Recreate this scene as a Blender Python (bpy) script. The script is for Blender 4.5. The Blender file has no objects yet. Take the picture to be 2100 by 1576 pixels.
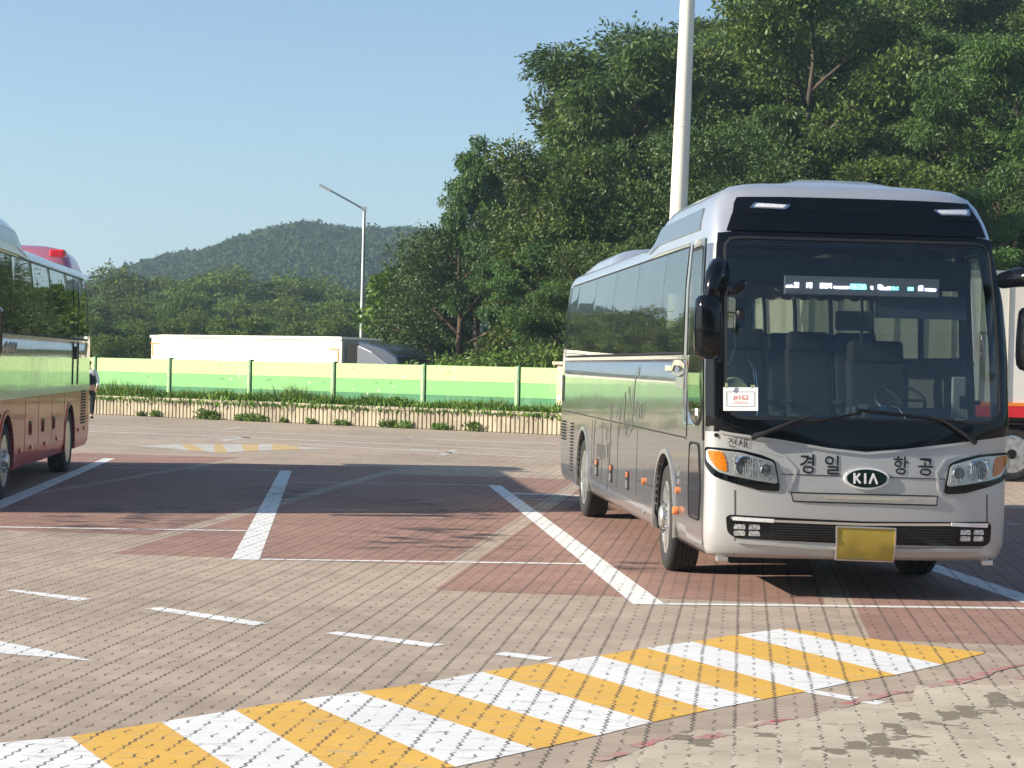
import bpy, bmesh, math, random
import numpy as np
from mathutils import Vector, Matrix
from mathutils.geometry import delaunay_2d_cdt
R = math.radians
rnd = random.Random(7)
SC = bpy.context.scene
COL = SC.collection

# ------------------------------------------------------------------ camera
def make_camera():
    f, H, p, r = 4000.0, 1.88, 0.00887, math.atan(0.0226)
    cd = bpy.data.cameras.new('camera'); cd.sensor_width = 36; cd.lens = f * 36 / 2100
    cd.clip_start = 0.1; cd.clip_end = 9000
    o = bpy.data.objects.new('camera', cd); COL.objects.link(o)
    c, s = math.cos(r), math.sin(r); cp, sp = math.cos(p), math.sin(p)
    right = Vector((c, s*sp, s*cp)); up = Vector((-s, c*sp, c*cp)); fw = Vector((0, cp, -sp))
    m = Matrix((right, up, -fw)).transposed().to_4x4(); m.translation = (0, 0, H)
    o.matrix_world = m; SC.camera = o
make_camera()

# ------------------------------------------------------------------ sky, sun, exposure
SUN_EL, SUN_AZ = 24.0, -104.0            # azimuth from +Y, clockwise: the sun stands to the left, a little behind
W = bpy.data.worlds.new('World'); SC.world = W; W.use_nodes = True
nt = W.node_tree; nt.nodes.clear()
sky = nt.nodes.new('ShaderNodeTexSky'); sky.sky_type = 'NISHITA'; sky.sun_disc = False
sky.sun_elevation = R(SUN_EL); sky.sun_rotation = R(SUN_AZ)
sky.altitude = 50; sky.air_density = 1.0; sky.dust_density = 0.7; sky.ozone_density = 2.2
bg = nt.nodes.new('ShaderNodeBackground'); bg.inputs[1].default_value = 0.073
wo = nt.nodes.new('ShaderNodeOutputWorld')
tint = nt.nodes.new('ShaderNodeMix'); tint.data_type = 'RGBA'; tint.blend_type = 'MULTIPLY'; tint.inputs[0].default_value = 1.0
tint.inputs[7].default_value = (.89, .965, 1.05, 1); nt.links.new(sky.outputs[0], tint.inputs[6]); nt.links.new(tint.outputs[2], bg.inputs[0]); nt.links.new(bg.outputs[0], wo.inputs[0])
sl = bpy.data.lights.new('sun', 'SUN'); sl.energy = 5.0; sl.angle = R(0.5); sl.color = (1.0, 0.90, 0.76)
so = bpy.data.objects.new('sun', sl); COL.objects.link(so)
sd_ = Vector((math.sin(R(SUN_AZ))*math.cos(R(SUN_EL)), math.cos(R(SUN_AZ))*math.cos(R(SUN_EL)), math.sin(R(SUN_EL))))
so.rotation_euler = sd_.to_track_quat('Z', 'Y').to_euler(); so.location = (-30, -10, 30)
SC.view_settings.view_transform = 'Standard'; SC.view_settings.look = 'None'
SC.view_settings.exposure = 1.12; SC.view_settings.gamma = 1.0

# ------------------------------------------------------------------ tagging and linking
def tag(o, label=None, cat=None, group=None, kind=None):
    if label: o['label'] = label
    if cat: o['category'] = cat
    if group: o['group'] = group
    if kind: o['kind'] = kind
    return o
def empty(name, loc=(0, 0, 0), rz=0.0):
    o = bpy.data.objects.new(name, None); COL.objects.link(o)
    o.empty_display_size = 0.2; o.location = loc; o.rotation_euler = (0, 0, rz)
    return o
def link(name, me, mat=None, parent=None, smooth=False):
    if mat is not None:
        for m in (mat if isinstance(mat, (list, tuple)) else [mat]): me.materials.append(m)
    if smooth:
        me.polygons.foreach_set('use_smooth', [True]*len(me.polygons))
    o = bpy.data.objects.new(name, me); COL.objects.link(o)
    if parent: o.parent = parent
    return o
def pymesh(name, V, F, mat=None, parent=None, smooth=False):
    me = bpy.data.meshes.new(name); me.from_pydata([tuple(v) for v in V], [], F); me.update()
    return link(name, me, mat, parent, smooth)
def fin(name, bm, mat=None, parent=None, smooth=None, bevel=None):
    bmesh.ops.recalc_face_normals(bm, faces=bm.faces)
    me = bpy.data.meshes.new(name); bm.to_mesh(me); bm.free()
    o = link(name, me, mat, parent)
    if smooth is not None:
        me.polygons.foreach_set('use_smooth', [True]*len(me.polygons))
        try: me.set_sharp_from_angle(angle=R(smooth))
        except Exception: pass
    if bevel:
        b = o.modifiers.new('bevel', 'BEVEL'); b.width = bevel; b.segments = 2; b.limit_method = 'ANGLE'
    return o
def bbox(bm, c, s, rot=None):
    vs = []
    for dx in (-.5, .5):
        for dy in (-.5, .5):
            for dz in (-.5, .5):
                v = Vector((dx*s[0], dy*s[1], dz*s[2]))
                if rot: v = rot @ v
                vs.append(bm.verts.new(v + Vector(c)))
    for f in ((0,1,3,2),(4,6,7,5),(0,4,5,1),(2,3,7,6),(0,2,6,4),(1,5,7,3)): bm.faces.new([vs[i] for i in f])
def btube(bm, pts, r, n=8, cap=True):
    rings = []; pts = [Vector(p) for p in pts]
    rr = r if isinstance(r, (list, tuple)) else [r]*len(pts)
    for i, p in enumerate(pts):
        d = (pts[min(i+1, len(pts)-1)] - pts[max(i-1, 0)]).normalized()
        a = d.orthogonal().normalized() if i == 0 else (a - d*a.dot(d)).normalized()
        b = d.cross(a)
        rings.append([bm.verts.new(p + (a*math.cos(2*math.pi*k/n) + b*math.sin(2*math.pi*k/n))*rr[i]) for k in range(n)])
    for A, B in zip(rings, rings[1:]):
        for k in range(n): bm.faces.new((A[k], A[(k+1) % n], B[(k+1) % n], B[k]))
    if cap: bm.faces.new(rings[0][::-1]); bm.faces.new(rings[-1])
def blathe(bm, prof, n=32, axis='x', c=(0, 0, 0), closed=False):
    """prof: (radius, offset along axis)."""
    rings = []
    for r, a in prof:
        ring = []
        for k in range(n):
            t = 2*math.pi*k/n; u, v = r*math.cos(t), r*math.sin(t)
            p = {'x': (a, u, v), 'y': (u, a, v), 'z': (u, v, a)}[axis]
            ring.append(bm.verts.new(Vector(p) + Vector(c)))
        rings.append(ring)
    pairs = list(zip(rings, rings[1:])) + ([(rings[-1], rings[0])] if closed else [])
    for A, B in pairs:
        for k in range(n): bm.faces.new((A[k], A[(k+1) % n], B[(k+1) % n], B[k]))
    if not closed:
        for ring, (r, a) in ((rings[0], prof[0]), (rings[-1], prof[-1])):
            if r > 1e-4: bm.faces.new(ring)

# ------------------------------------------------------------------ materials
MATS = {}
class NB:
    def __init__(s, m): s.t = m.node_tree; s.m = m
    def n(s, ty, **kw):
        nd = s.t.nodes.new(ty)
        for k, v in kw.items():
            if isinstance(k, str) and hasattr(nd, k): setattr(nd, k, v)
        return nd
    def l(s, a, b): s.t.links.new(a, b)
    def put(s, inp, v):
        if hasattr(v, 'is_linked') or hasattr(v, 'links'): s.l(v, inp)
        else: inp.default_value = v
    def m_(s, op, a, b=0.0, c=None):
        nd = s.t.nodes.new('ShaderNodeMath'); nd.operation = op
        s.put(nd.inputs[0], a); s.put(nd.inputs[1], b)
        if c is not None: s.put(nd.inputs[2], c)
        return nd.outputs[0]
    def mix(s, f, a, b, mode='MIX'):
        nd = s.t.nodes.new('ShaderNodeMix'); nd.data_type = 'RGBA'; nd.blend_type = mode
        s.put(nd.inputs[0], f); s.put(nd.inputs[6], a); s.put(nd.inputs[7], b)
        return nd.outputs[2]
    def step(s, x, lo, hi, a=0.0, b=1.0):
        nd = s.t.nodes.new('ShaderNodeMapRange'); nd.interpolation_type = 'SMOOTHSTEP'
        s.put(nd.inputs[0], x); nd.inputs[1].default_value = lo; nd.inputs[2].default_value = hi
        nd.inputs[3].default_value = a; nd.inputs[4].default_value = b
        return nd.outputs[0]
    def noise(s, vec, scale, detail=4, rough=.55, sc=None):
        if sc:
            mp = s.t.nodes.new('ShaderNodeMapping'); mp.inputs['Scale'].default_value = sc; s.l(vec, mp.inputs[0]); vec = mp.outputs[0]
        nd = s.t.nodes.new('ShaderNodeTexNoise'); nd.inputs['Scale'].default_value = scale
        nd.inputs['Detail'].default_value = detail; nd.inputs['Roughness'].default_value = rough
        s.l(vec, nd.inputs['Vector']); return nd.outputs[0]
def newmat(name):
    m = bpy.data.materials.new(name); m.use_nodes = True
    b = NB(m); b.bs = m.node_tree.nodes['Principled BSDF']; b.out = m.node_tree.nodes['Material Output']
    MATS[name] = m
    return b
def C4(c): return (c[0], c[1], c[2], 1.0)
def simple(name, col, rough=.5, metal=0., coat=0., var=.0, vscale=8., bump=0., emis=None, spec=.5, roughvar=0., trans=0., ior=1.45):
    b = newmat(name); p = b.bs
    p.inputs['Base Color'].default_value = C4(col); p.inputs['Roughness'].default_value = rough
    p.inputs['Metallic'].default_value = metal; p.inputs['Coat Weight'].default_value = coat
    p.inputs['Coat Roughness'].default_value = .04; p.inputs['Specular IOR Level'].default_value = spec
    p.inputs['Transmission Weight'].default_value = trans; p.inputs['IOR'].default_value = ior
    if var or bump or roughvar:
        tc = b.n('ShaderNodeTexCoord').outputs['Object']; ns = b.noise(tc, vscale, 6)
        if var:
            lo = [c*(1-var) for c in col]; hi = [min(1, c*(1+var)) for c in col]
            f = b.step(ns, .3, .7); b.l(b.mix(f, C4(lo), C4(hi)), p.inputs['Base Color'])
        if roughvar: b.l(b.step(ns, .3, .7, max(.02, rough-roughvar), rough+roughvar), p.inputs['Roughness'])
        if bump:
            bp = b.n('ShaderNodeBump'); bp.inputs['Strength'].default_value = bump; bp.inputs['Distance'].default_value = .01
            b.l(b.noise(tc, vscale*6, 4), bp.inputs['Height']); b.l(bp.outputs[0], p.inputs['Normal'])
    if emis:
        p.inputs['Emission Color'].default_value = C4(emis[0]); p.inputs['Emission Strength'].default_value = emis[1]
    return MATS[name]
def glassmat(name, tint, refl=1.0, rough=.0, ior=1.5, dirt=0., refk=1.5):
    """thin sheet glass: tinted straight-through light plus fresnel reflection"""
    b = newmat(name); b.t.nodes.remove(b.bs)
    tr = b.n('ShaderNodeBsdfTransparent'); tr.inputs[0].default_value = C4(tint)
    gl = b.n('ShaderNodeBsdfGlossy'); gl.inputs['Roughness'].default_value = rough; gl.inputs[0].default_value = (refl, refl, refl, 1)
    fr = b.n('ShaderNodeFresnel'); gm = b.n('ShaderNodeNewGeometry'); b.l(b.m_('SUBTRACT', ior, b.m_('MULTIPLY', gm.outputs['Backfacing'], ior-1/ior)), fr.inputs[0])
    f = b.m_('MULTIPLY', fr.outputs[0], refk); f = b.m_('MINIMUM', f, 1.0)
    ms = b.n('ShaderNodeMixShader'); b.l(f, ms.inputs[0]); b.l(tr.outputs[0], ms.inputs[1]); b.l(gl.outputs[0], ms.inputs[2])
    tc = b.n('ShaderNodeTexCoord').outputs['Object']
    bp = b.n('ShaderNodeBump'); bp.inputs['Strength'].default_value = .03; bp.inputs['Distance'].default_value = .02
    b.l(b.noise(tc, 1.6, 2), bp.inputs['Height']); b.l(bp.outputs[0], gl.inputs['Normal']); b.l(bp.outputs[0], fr.inputs['Normal'])
    res = ms.outputs[0]
    if dirt:
        df = b.n('ShaderNodeBsdfDiffuse'); df.inputs[0].default_value = (.5, .48, .42, 1)
        m2 = b.n('ShaderNodeMixShader'); b.l(b.step(b.noise(tc, 2.5, 6), .3, .8, dirt*.4, dirt*1.6), m2.inputs[0])
        b.l(res, m2.inputs[1]); b.l(df.outputs[0], m2.inputs[2]); res = m2.outputs[0]
    b.l(res, b.out.inputs[0])
    return MATS[name]
def carpaint(name, col, metal=.75, rough=.28, dirt=.12, wav=.02, coat=.6):
    b = newmat(name); p = b.bs; tc = b.n('ShaderNodeTexCoord').outputs['Object']
    big = b.step(b.noise(tc, 1.3, 5), .35, .7); sep = b.n('ShaderNodeSeparateXYZ'); b.l(tc, sep.inputs[0])
    low = b.step(sep.outputs[2], .3, 1.0, 1., 0.)
    d = b.m_('MULTIPLY', b.m_('ADD', b.m_('MULTIPLY', big, .5), low), dirt)
    b.l(b.mix(d, C4(col), (.22, .19, .15, 1)), p.inputs['Base Color'])
    b.l(b.m_('SUBTRACT', metal, b.m_('MULTIPLY', d, .5)), p.inputs['Metallic'])
    b.l(b.m_('ADD', rough, b.m_('MULTIPLY', d, .5)), p.inputs['Roughness'])
    p.inputs['Coat Weight'].default_value = coat; p.inputs['Coat Roughness'].default_value = .04
    bp = b.n('ShaderNodeBump'); bp.inputs['Strength'].default_value = wav; bp.inputs['Distance'].default_value = .05
    b.l(b.noise(tc, 1.1, 2), bp.inputs['Height']); b.l(bp.outputs[0], p.inputs['Normal']); b.l(bp.outputs[0], p.inputs['Coat Normal'])
    return MATS[name]

GRID = R(6.8)
def paver(name, base, joint=(.075, .065, .055), var=.10, paint=None, wear=.25, patch=None):
    """interlocking blocks: long toothed joints every 225 mm, short ones between, in world metres"""
    b = newmat(name); p = b.bs
    tc = b.n('ShaderNodeTexCoord').outputs['Object']
    mp = b.n('ShaderNodeMapping'); mp.inputs['Rotation'].default_value = (0, 0, GRID); b.l(tc, mp.inputs[0])
    sp = b.n('ShaderNodeSeparateXYZ'); b.l(mp.outputs[0], sp.inputs[0])
    wob = b.m_('MULTIPLY', b.m_('SUBTRACT', b.noise(tc, 1.5, 2), .5), .02)
    P = b.m_('ADD', sp.outputs[0], wob); Q = sp.outputs[1]
    tri = b.m_('MULTIPLY', b.m_('PINGPONG', Q, .045), .42)
    P2 = b.m_('ADD', P, tri)
    wn = b.noise(tc, 9., 3); wid = b.m_('MULTIPLY', b.step(wn, .25, .65, .30, 1.2), .0077)
    d1 = b.m_('PINGPONG', P2, .1125)
    j1 = b.m_('LESS_THAN', d1, wid)
    col = b.m_('FLOOR', b.m_('DIVIDE', P2, .225))
    d2 = b.m_('PINGPONG', b.m_('ADD', P2, .1125), .1125)
    ph = b.m_('FRACT', b.m_('ADD', b.m_('DIVIDE', Q, .225), b.m_('MULTIPLY', col, .5)))
    j2 = b.m_('MULTIPLY', b.m_('LESS_THAN', d2, b.m_('MULTIPLY', wid, .8)), b.m_('LESS_THAN', ph, .46))
    tri2 = b.m_('MULTIPLY', b.m_('PINGPONG', P, .045), .5)
    d3 = b.m_('PINGPONG', b.m_('ADD', b.m_('ADD', Q, tri2), b.m_('MULTIPLY', col, .1125)), .1125)
    j3 = b.m_('MULTIPLY', b.m_('LESS_THAN', d3, b.m_('MULTIPLY', wid, .55)), b.step(b.noise(tc, 2.6, 3), .5, .66))
    J = b.m_('MAXIMUM', j1, b.m_('MAXIMUM', j2, b.m_('MULTIPLY', j3, .7)))
    cell = b.n('ShaderNodeCombineXYZ'); b.l(b.m_('FLOOR', b.m_('DIVIDE', P2, .1125)), cell.inputs[0])
    b.l(b.m_('FLOOR', b.m_('DIVIDE', b.m_('ADD', Q, b.m_('MULTIPLY', col, .1125)), .225)), cell.inputs[1])
    wnz = b.n('ShaderNodeTexWhiteNoise'); b.l(cell.outputs[0], wnz.inputs[0])
    big = b.noise(tc, .22, 6, .6); mid = b.noise(tc, 1.7, 6, .65, sc=(.6, 1, 1)); fine = b.noise(tc, 70, 5, .7)
    v = b.m_('ADD', b.m_('MULTIPLY', b.m_('SUBTRACT', wnz.outputs[0], .5), var*.9), 1.0)
    v = b.m_('ADD', v, b.m_('MULTIPLY', b.m_('SUBTRACT', big, .5), .75))
    v = b.m_('ADD', v, b.m_('MULTIPLY', b.m_('SUBTRACT', mid, .5), .6))
    v = b.m_('SUBTRACT', v, b.m_('MULTIPLY', b.step(b.noise(tc, .55, 7, .7, sc=(1, .55, 1)), .56, .74), .22))
    v = b.m_('ADD', v, b.m_('MULTIPLY', b.m_('SUBTRACT', fine, .5), .55))
    sc = b.n('ShaderNodeVectorMath', operation='SCALE'); sc.inputs[0].default_value = base; b.l(v, sc.inputs['Scale'])
    c = sc.outputs[0]
    if paint:
        sc2 = b.n('ShaderNodeVectorMath', operation='SCALE'); sc2.inputs[0].default_value = paint
        b.l(b.m_('ADD', b.m_('MULTIPLY', b.m_('SUBTRACT', mid, .5), .35), b.m_('ADD', .83, b.m_('MULTIPLY', fine, .32))), sc2.inputs['Scale'])
        wm = b.noise(tc, 7., 8, .75, sc=(.5, 1.6, 1))
        c = b.mix(b.step(wm, .60-wear*.3, .82-wear*.3), sc2.outputs[0], c)
        J = b.m_('MULTIPLY', J, b.step(b.noise(tc, 5., 2), .30, .5))
    if patch:
        pm = b.noise(tc, 1.15, 5, .62); f = b.step(b.m_('ADD', pm, b.m_('MULTIPLY', b.m_('SUBTRACT', wnz.outputs[0], .5), .16)), .585, .60)
        c = b.mix(f, c, C4(patch))
        pm2 = b.noise(tc, 6, 4, .6, sc=(.6, 1.6, 1)); c = b.mix(b.m_('MULTIPLY', b.step(pm2, .62, .68), .5), c, C4(patch))
    if patch:   # joints here are filled with light sand as often as open
        jc = b.mix(b.step(b.noise(tc, 13., 2), .46, .54), (.50, .46, .36, 1), C4(joint))
    else: jc = C4(joint)
    b.l(b.mix(b.m_('MULTIPLY', J, .86), c, jc), p.inputs['Base Color'])
    p.inputs['Roughness'].default_value = .82 if not paint else .6
    p.inputs['Specular IOR Level'].default_value = .25
    bp = b.n('ShaderNodeBump'); bp.inputs['Strength'].default_value = .5; bp.inputs['Distance'].default_value = .006
    h = b.m_('SUBTRACT', b.m_('MULTIPLY', fine, .35), J); h = b.m_('ADD', h, b.m_('MULTIPLY', wnz.outputs[0], .25))
    b.l(h, bp.inputs['Height']); b.l(bp.outputs[0], p.inputs['Normal'])
    return MATS[name]

paver('beige_paving', (.378, .305, .236), var=.17)
paver('red_paving', (.295, .178, .140), var=.17)
paver('white_paint', (.38, .33, .26), paint=(.72, .72, .70), wear=.3)
paver('worn_white_paint', (.36, .32, .26), paint=(.62, .61, .56), wear=.65)
paver('yellow_paint', (.38, .33, .26), paint=(.68, .40, .075), wear=.3)
paver('worn_yellow_paint', (.36, .32, .26), paint=(.62, .42, .16), wear=.5)
paver('sanded_paving', (.47, .405, .31), patch=(.20, .17, .125), var=.17)
paver('red_marker_paint', (.40, .335, .26), paint=(.45, .10, .12), wear=.8)
simple('lot_asphalt', (.30, .26, .21), .9, var=.15, vscale=.6)
M = MATS
# ================================================================== the setting
FE = Vector((.832, -.555, 0)).normalized(); FN = Vector((.555, .832, 0)).normalized(); FP = Vector((-13.7, 64.4, 0))
def fence_pt(s, n, z=0.0): return FP + FE*s + FN*n + Vector((0, 0, z))
def terrain_z(x, y):
    d = Vector((x, y, 0)) - FP; n = d.dot(FN); s = d.dot(FE)
    t = max(0., min(1., (n-1.6)/2.0)); z = -1.15*t*t*(3-2*t)
    # wooded rise on the right
    a = max(0., min(1., (n-6)/60.)); g = max(0., min(1., (x - (-4 + .05*(y-60)))/22.))
    g = g*g*(3-2*g)
    z += 17*a*g*max(0., min(1., (y+30)/60.))
    return z
simple('meadow', (.055, .075, .028), .95, var=.35, vscale=.15)
def build_terrain():
    xs = [-2500, -900, -400, -200, -120, -80] + list(np.arange(-60, 101, 4.)) + [130, 200, 400, 900, 2500]
    ys = [-900, -300, -120, -60, -30] + list(np.arange(-10, 190, 3.)) + [220, 300, 450, 700, 1100, 2000, 4000]
    V = [(x, y, terrain_z(x, y) - .012) for y in ys for x in xs]; nx = len(xs)
    F = [(j*nx+i, j*nx+i+1, (j+1)*nx+i+1, (j+1)*nx+i) for j in range(len(ys)-1) for i in range(nx-1)]
    tag(pymesh('ground', V, F, M['meadow'], smooth=True), kind='structure')
build_terrain()
def sheet(name, pts, z, mat, kind='structure', label=None, cat=None):
    o = pymesh(name, [(p[0], p[1], z) for p in pts], [tuple(range(len(pts)))], mat)
    if o.data.polygons[0].normal.z < 0: o.data.flip_normals()
    if kind: tag(o, kind=kind)
    return o
a0 = fence_pt(-60, -.02); a1 = fence_pt(60, -.02)
sheet('parking_lot', [(-60, -25), (60, -25), (60, 20), (a1.x, a1.y), (a0.x, a0.y), (-70, 60)], 0.0, M['beige_paving'])
# red bays laid in the direction of the blocks
def gp(p, q):
    c, s = math.cos(GRID), math.sin(GRID); return (p*c + q*s, -p*s + q*c)
for k in range(-2, 5):
    p0 = .93 + (k-2)*3.46 - 0.0; q0 = 14.05 - (k-2)*2.04
    sheet('red_paving', [gp(p0, q0), gp(p0+3.22, q0), gp(p0+3.22, q0+14.7), gp(p0, q0+14.7)], .0015, M['red_paving'])
def quadline(name, a, b, w, mat, z=.008):
    a = Vector(a).to_3d(); b = Vector(b).to_3d(); d = (b-a).normalized(); n = Vector((-d.y, d.x, 0))*w/2
    return sheet(name, [a-n, b-n, b+n, a+n], z, mat)
# bay lines (thick) and the thin steps between them
BY = Vector((-.0905, .9959)); BX = Vector((.9959, .0905))
bay = [(-6.10+k*3.62, 21.2-k*2.8) for k in range(-3, 5)]
for k, (x, y) in enumerate(bay):
    a = Vector((x, y)); b = a + BY*15.25
    nrm = BX*.10
    # ends are cut along the camera-facing thin line
    sheet('parking_line', [a-nrm-BX*.03, a+nrm+BX*.03, b+nrm, b-nrm], .003, M['white_paint'])
    if k+1 < len(bay):
        # near thin line: runs from this bay line's foot to the next bay line
        e = a + BX*3.38
        quadline('parking_line', tuple(a+BX*.14+BY*.04), tuple(e-BX*.0+BY*.02), .11, M['white_paint'], .0045)
        nb = Vector(bay[k+1]) + BY*15.2
        quadline('parking_line', tuple(nb - BX*3.25), tuple(nb-BX*.06), .10, M['worn_white_paint'], .0045)

HAIR = 0
def G(u, v, z=0.0):
    """image pixel of the survey photograph -> point on the flat lot"""
    f, H, p, r = 4000.0, 1.88, 0.00887, math.atan(0.0226)
    x = (u-1050)/f; y = -(v-788)/f; c, s = math.cos(r), math.sin(r)
    x2 = x*c - y*s; y2 = x*s + y*c
    d = (x2, math.cos(p)+y2*math.sin(p), -math.sin(p)+y2*math.cos(p)); t = (z-H)/d[2]
    return Vector((d[0]*t, d[1]*t))
# big yellow and white hatched island, foreground
T0, T1 = Vector((-2.62, 9.30)), Vector((1.95, 14.33))      # far edge
U0, U1 = Vector((-.23-1.3, 9.1-1.45)), Vector((3.26, 13.28))  # near edge
tops = [(-130, 1560), (0, 1519), (143, 1512), (330, 1482), (482, 1457), (615, 1437), (735, 1420), (858, 1404), (990, 1379), (1120, 1361),
        (1228, 1346), (1325, 1330), (1420, 1317), (1510, 1303), (1590, 1290)]
bots = [(-20, 1640), (150, 1620), (235, 1580), (480, 1580), (720, 1598), (935, 1574), (1100, 1538), (1225, 1510), (1340, 1482), (1455, 1457),
        (1562, 1436), (1655, 1419), (1745, 1400), (1838, 1385), (1932, 1364), (2022, 1340)]
tp = [G(*q) for q in tops]; bt = [G(*q) for q in bots]
stripes = []
for q, (a, b) in enumerate([((143,1512),(235,1580)), ((330,1482),(480,1580)), ((482,1457),(720,1598)), ((615,1437),(935,1574)),
        ((735,1420),(1100,1538)), ((858,1404),(1225,1510)), ((990,1379),(1340,1482)), ((1120,1361),(1455,1457)), ((1228,1346),(1562,1436)),
        ((1325,1330),(1655,1419)), ((1420,1317),(1745,1400)), ((1510,1303),(1838,1385)), ((1600,1291),(1932,1364)), ((1640,1293),(2022,1340))]):
    stripes.append((G(*a), G(*b)))
first = (G(-60, 1530), G(40, 1640))
stripes = [first] + stripes
for i in range(len(stripes)-1):
    (a, b), (c, d) = stripes[i], stripes[i+1]
    white = (i % 2 == 0)
    if white: sheet('road_marking', [a, b, d, c], .003, M['white_paint'])
    else: sheet('road_marking', [a, b, d, c], .0032, M['yellow_paint'])
def pxsheet(pts, mat, z=.003, name='road_marking'): return sheet(name, [G(*q) for q in pts], z, mat)
pxsheet([(12, 1212), (30, 1210), (190, 1229), (160, 1234)], M['white_paint'])
pxsheet([(296, 1249), (330, 1246), (552, 1279), (520, 1284)], M['white_paint'])
pxsheet([(666, 1300), (692, 1296), (914, 1323), (880, 1328)], M['white_paint'])
pxsheet([(1010, 1343), (1036, 1338), (1135, 1350), (1110, 1356)], M['white_paint'])
pxsheet([(1640, 1419), (1672, 1417), (1818, 1441), (1795, 1447)], M['white_paint'], .003)
pxsheet([(-120, 1300), (0, 1316), (120, 1340), (195, 1357), (0, 1341), (-120, 1325)], M['white_paint'])
# light sanded paving in the right foreground, with a red marker line along it
pxsheet([(1215, 1590), (1290, 1548), (1400, 1500), (1500, 1496), (1560, 1478), (1660, 1474), (1720, 1448), (1870, 1440), (1880, 1406), (1960, 1404),
         (2070, 1408), (2160, 1392), (2300, 1420), (2300, 1640), (1500, 1680), (1180, 1640)], M['sanded_paving'], .0018, 'sanded_paving')
def ribbon(name, px, w, mat, z):
    P = [G(*q) for q in px]; A = []; B = []
    for i, p in enumerate(P):
        d = (P[min(i+1, len(P)-1)]-P[max(i-1, 0)]).normalized(); n = Vector((-d.y, d.x))*w/2*(.5+.9*rnd.random())
        A.append(p-n); B.append(p+n)
    sheet(name, A + B[::-1], z, mat)
def sub(px, k=4):
    out = []
    for a, b in zip(px, px[1:]):
        for j in range(k): t = j/k; out.append((a[0]+(b[0]-a[0])*t+rnd.uniform(-2, 2), a[1]+(b[1]-a[1])*t+rnd.uniform(-.8, .8)))
    return out + [px[-1]]
for seg in ([(1225, 1562), (1285, 1545)], [(1300, 1533), (1335, 1524), (1372, 1512)], [(1420, 1516), (1450, 1513), (1487, 1506)], [(1530, 1492), (1575, 1484), (1614, 1474)],
            [(1712, 1452), (1770, 1436), (1815, 1425), (1865, 1417)], [(1900, 1409), (1940, 1406), (1992, 1392), (2045, 1374), (2110, 1361), (2180, 1350)], [(2075, 1389), (2120, 1396)]):
    ribbon('road_marking', sub(seg), .085, M['red_marker_paint'], .0036)
# small hatched diamond far off, and the far bay lines
dm_t = [(275, 916), (330, 913), (370, 911), (395, 911), (440, 912), (455, 912), (495, 911), (530, 912), (560, 911), (610, 917), (684, 921)]
dm_b = [(275, 916), (345, 920), (388, 925), (420, 926), (440, 929), (468, 929), (500, 926), (530, 925), (555, 924), (620, 922), (684, 921)]
for i in range(len(dm_t)-1):
    sheet('road_marking', [G(*dm_t[i]), G(*dm_t[i+1]), G(*dm_b[i+1]), G(*dm_b[i])], .003, M['worn_yellow_paint' if i in (2, 4, 6, 8) else 'worn_white_paint'])
for pts in ([(452, 903), (462, 905.5), (516, 898), (500, 897)], [(453, 881), (462, 882), (500, 877), (490, 876)], [(897, 933), (912, 934), (942, 924), (928, 923)],
            [(815, 900), (835, 901), (852, 897.5), (840, 897)], [(0, 0)]*0 or [(170, 884.5), (170, 886), (380, 893), (380, 891.5)],
            [(415, 897), (415, 898.5), (470, 900), (470, 899)], [(480, 906), (480, 907.5), (550, 909), (550, 908)], [(610, 910.5), (610, 912), (1150, 942), (1150, 940.5)],
            [(840, 921), (840, 923), (898, 926), (898, 924)], [(380, 891.5), (380, 893), (1150, 928), (1150, 926.5)], [(170, 873), (170, 874), (1150, 912), (1150, 911)],
            [(1050, 1011), (1050, 1014), (1200, 1019), (1200, 1016)]):
    if pts: pxsheet(pts, M['worn_white_paint'])
# shady grey asphalt lane along the wall
# oil stains
b = newmat('oil_stain'); tcn = b.n('ShaderNodeTexCoord')
b.bs.inputs['Base Color'].default_value = (.035, .03, .028, 1); b.bs.inputs['Roughness'].default_value = .55
trn = b.n('ShaderNodeBsdfTransparent'); msn = b.n('ShaderNodeMixShader')
nz = b.noise(tcn.outputs['Object'], 2.2, 6, .65, sc=(.7, 1.5, 1))
ln = b.n('ShaderNodeVectorMath', operation='LENGTH'); mpn = b.n('ShaderNodeMapping'); mpn.inputs['Location'].default_value = (-1, -1, 0); mpn.inputs['Scale'].default_value = (2, 2, 0)
b.l(tcn.outputs['Generated'], mpn.inputs[0]); b.l(mpn.outputs[0], ln.inputs[0])
edge = b.step(ln.outputs['Value'], .35, 1.0, 1., 0.)
b.l(b.m_('MULTIPLY', b.m_('MULTIPLY', b.step(nz, .46, .66), edge), .75), msn.inputs[0]); b.l(trn.outputs[0], msn.inputs[1]); b.l(b.bs.outputs[0], msn.inputs[2]); b.l(msn.outputs[0], b.out.inputs[0])
for (u, v, sx, sy) in ((900, 1105, 1.3, 2.3), (905, 1057, 1.0, 1.5), (270, 1060, 1.3, 3.2), (590, 1012, 1.0, 2.0), (1330, 1165, .5, .8), (830, 1032, .8, 1.0)):
    c = G(u, v); sheet('oil_stain', [(c.x-sx, c.y-sy), (c.x+sx, c.y-sy), (c.x+sx, c.y+sy), (c.x-sx, c.y+sy)], .0065, M['oil_stain'])

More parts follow.
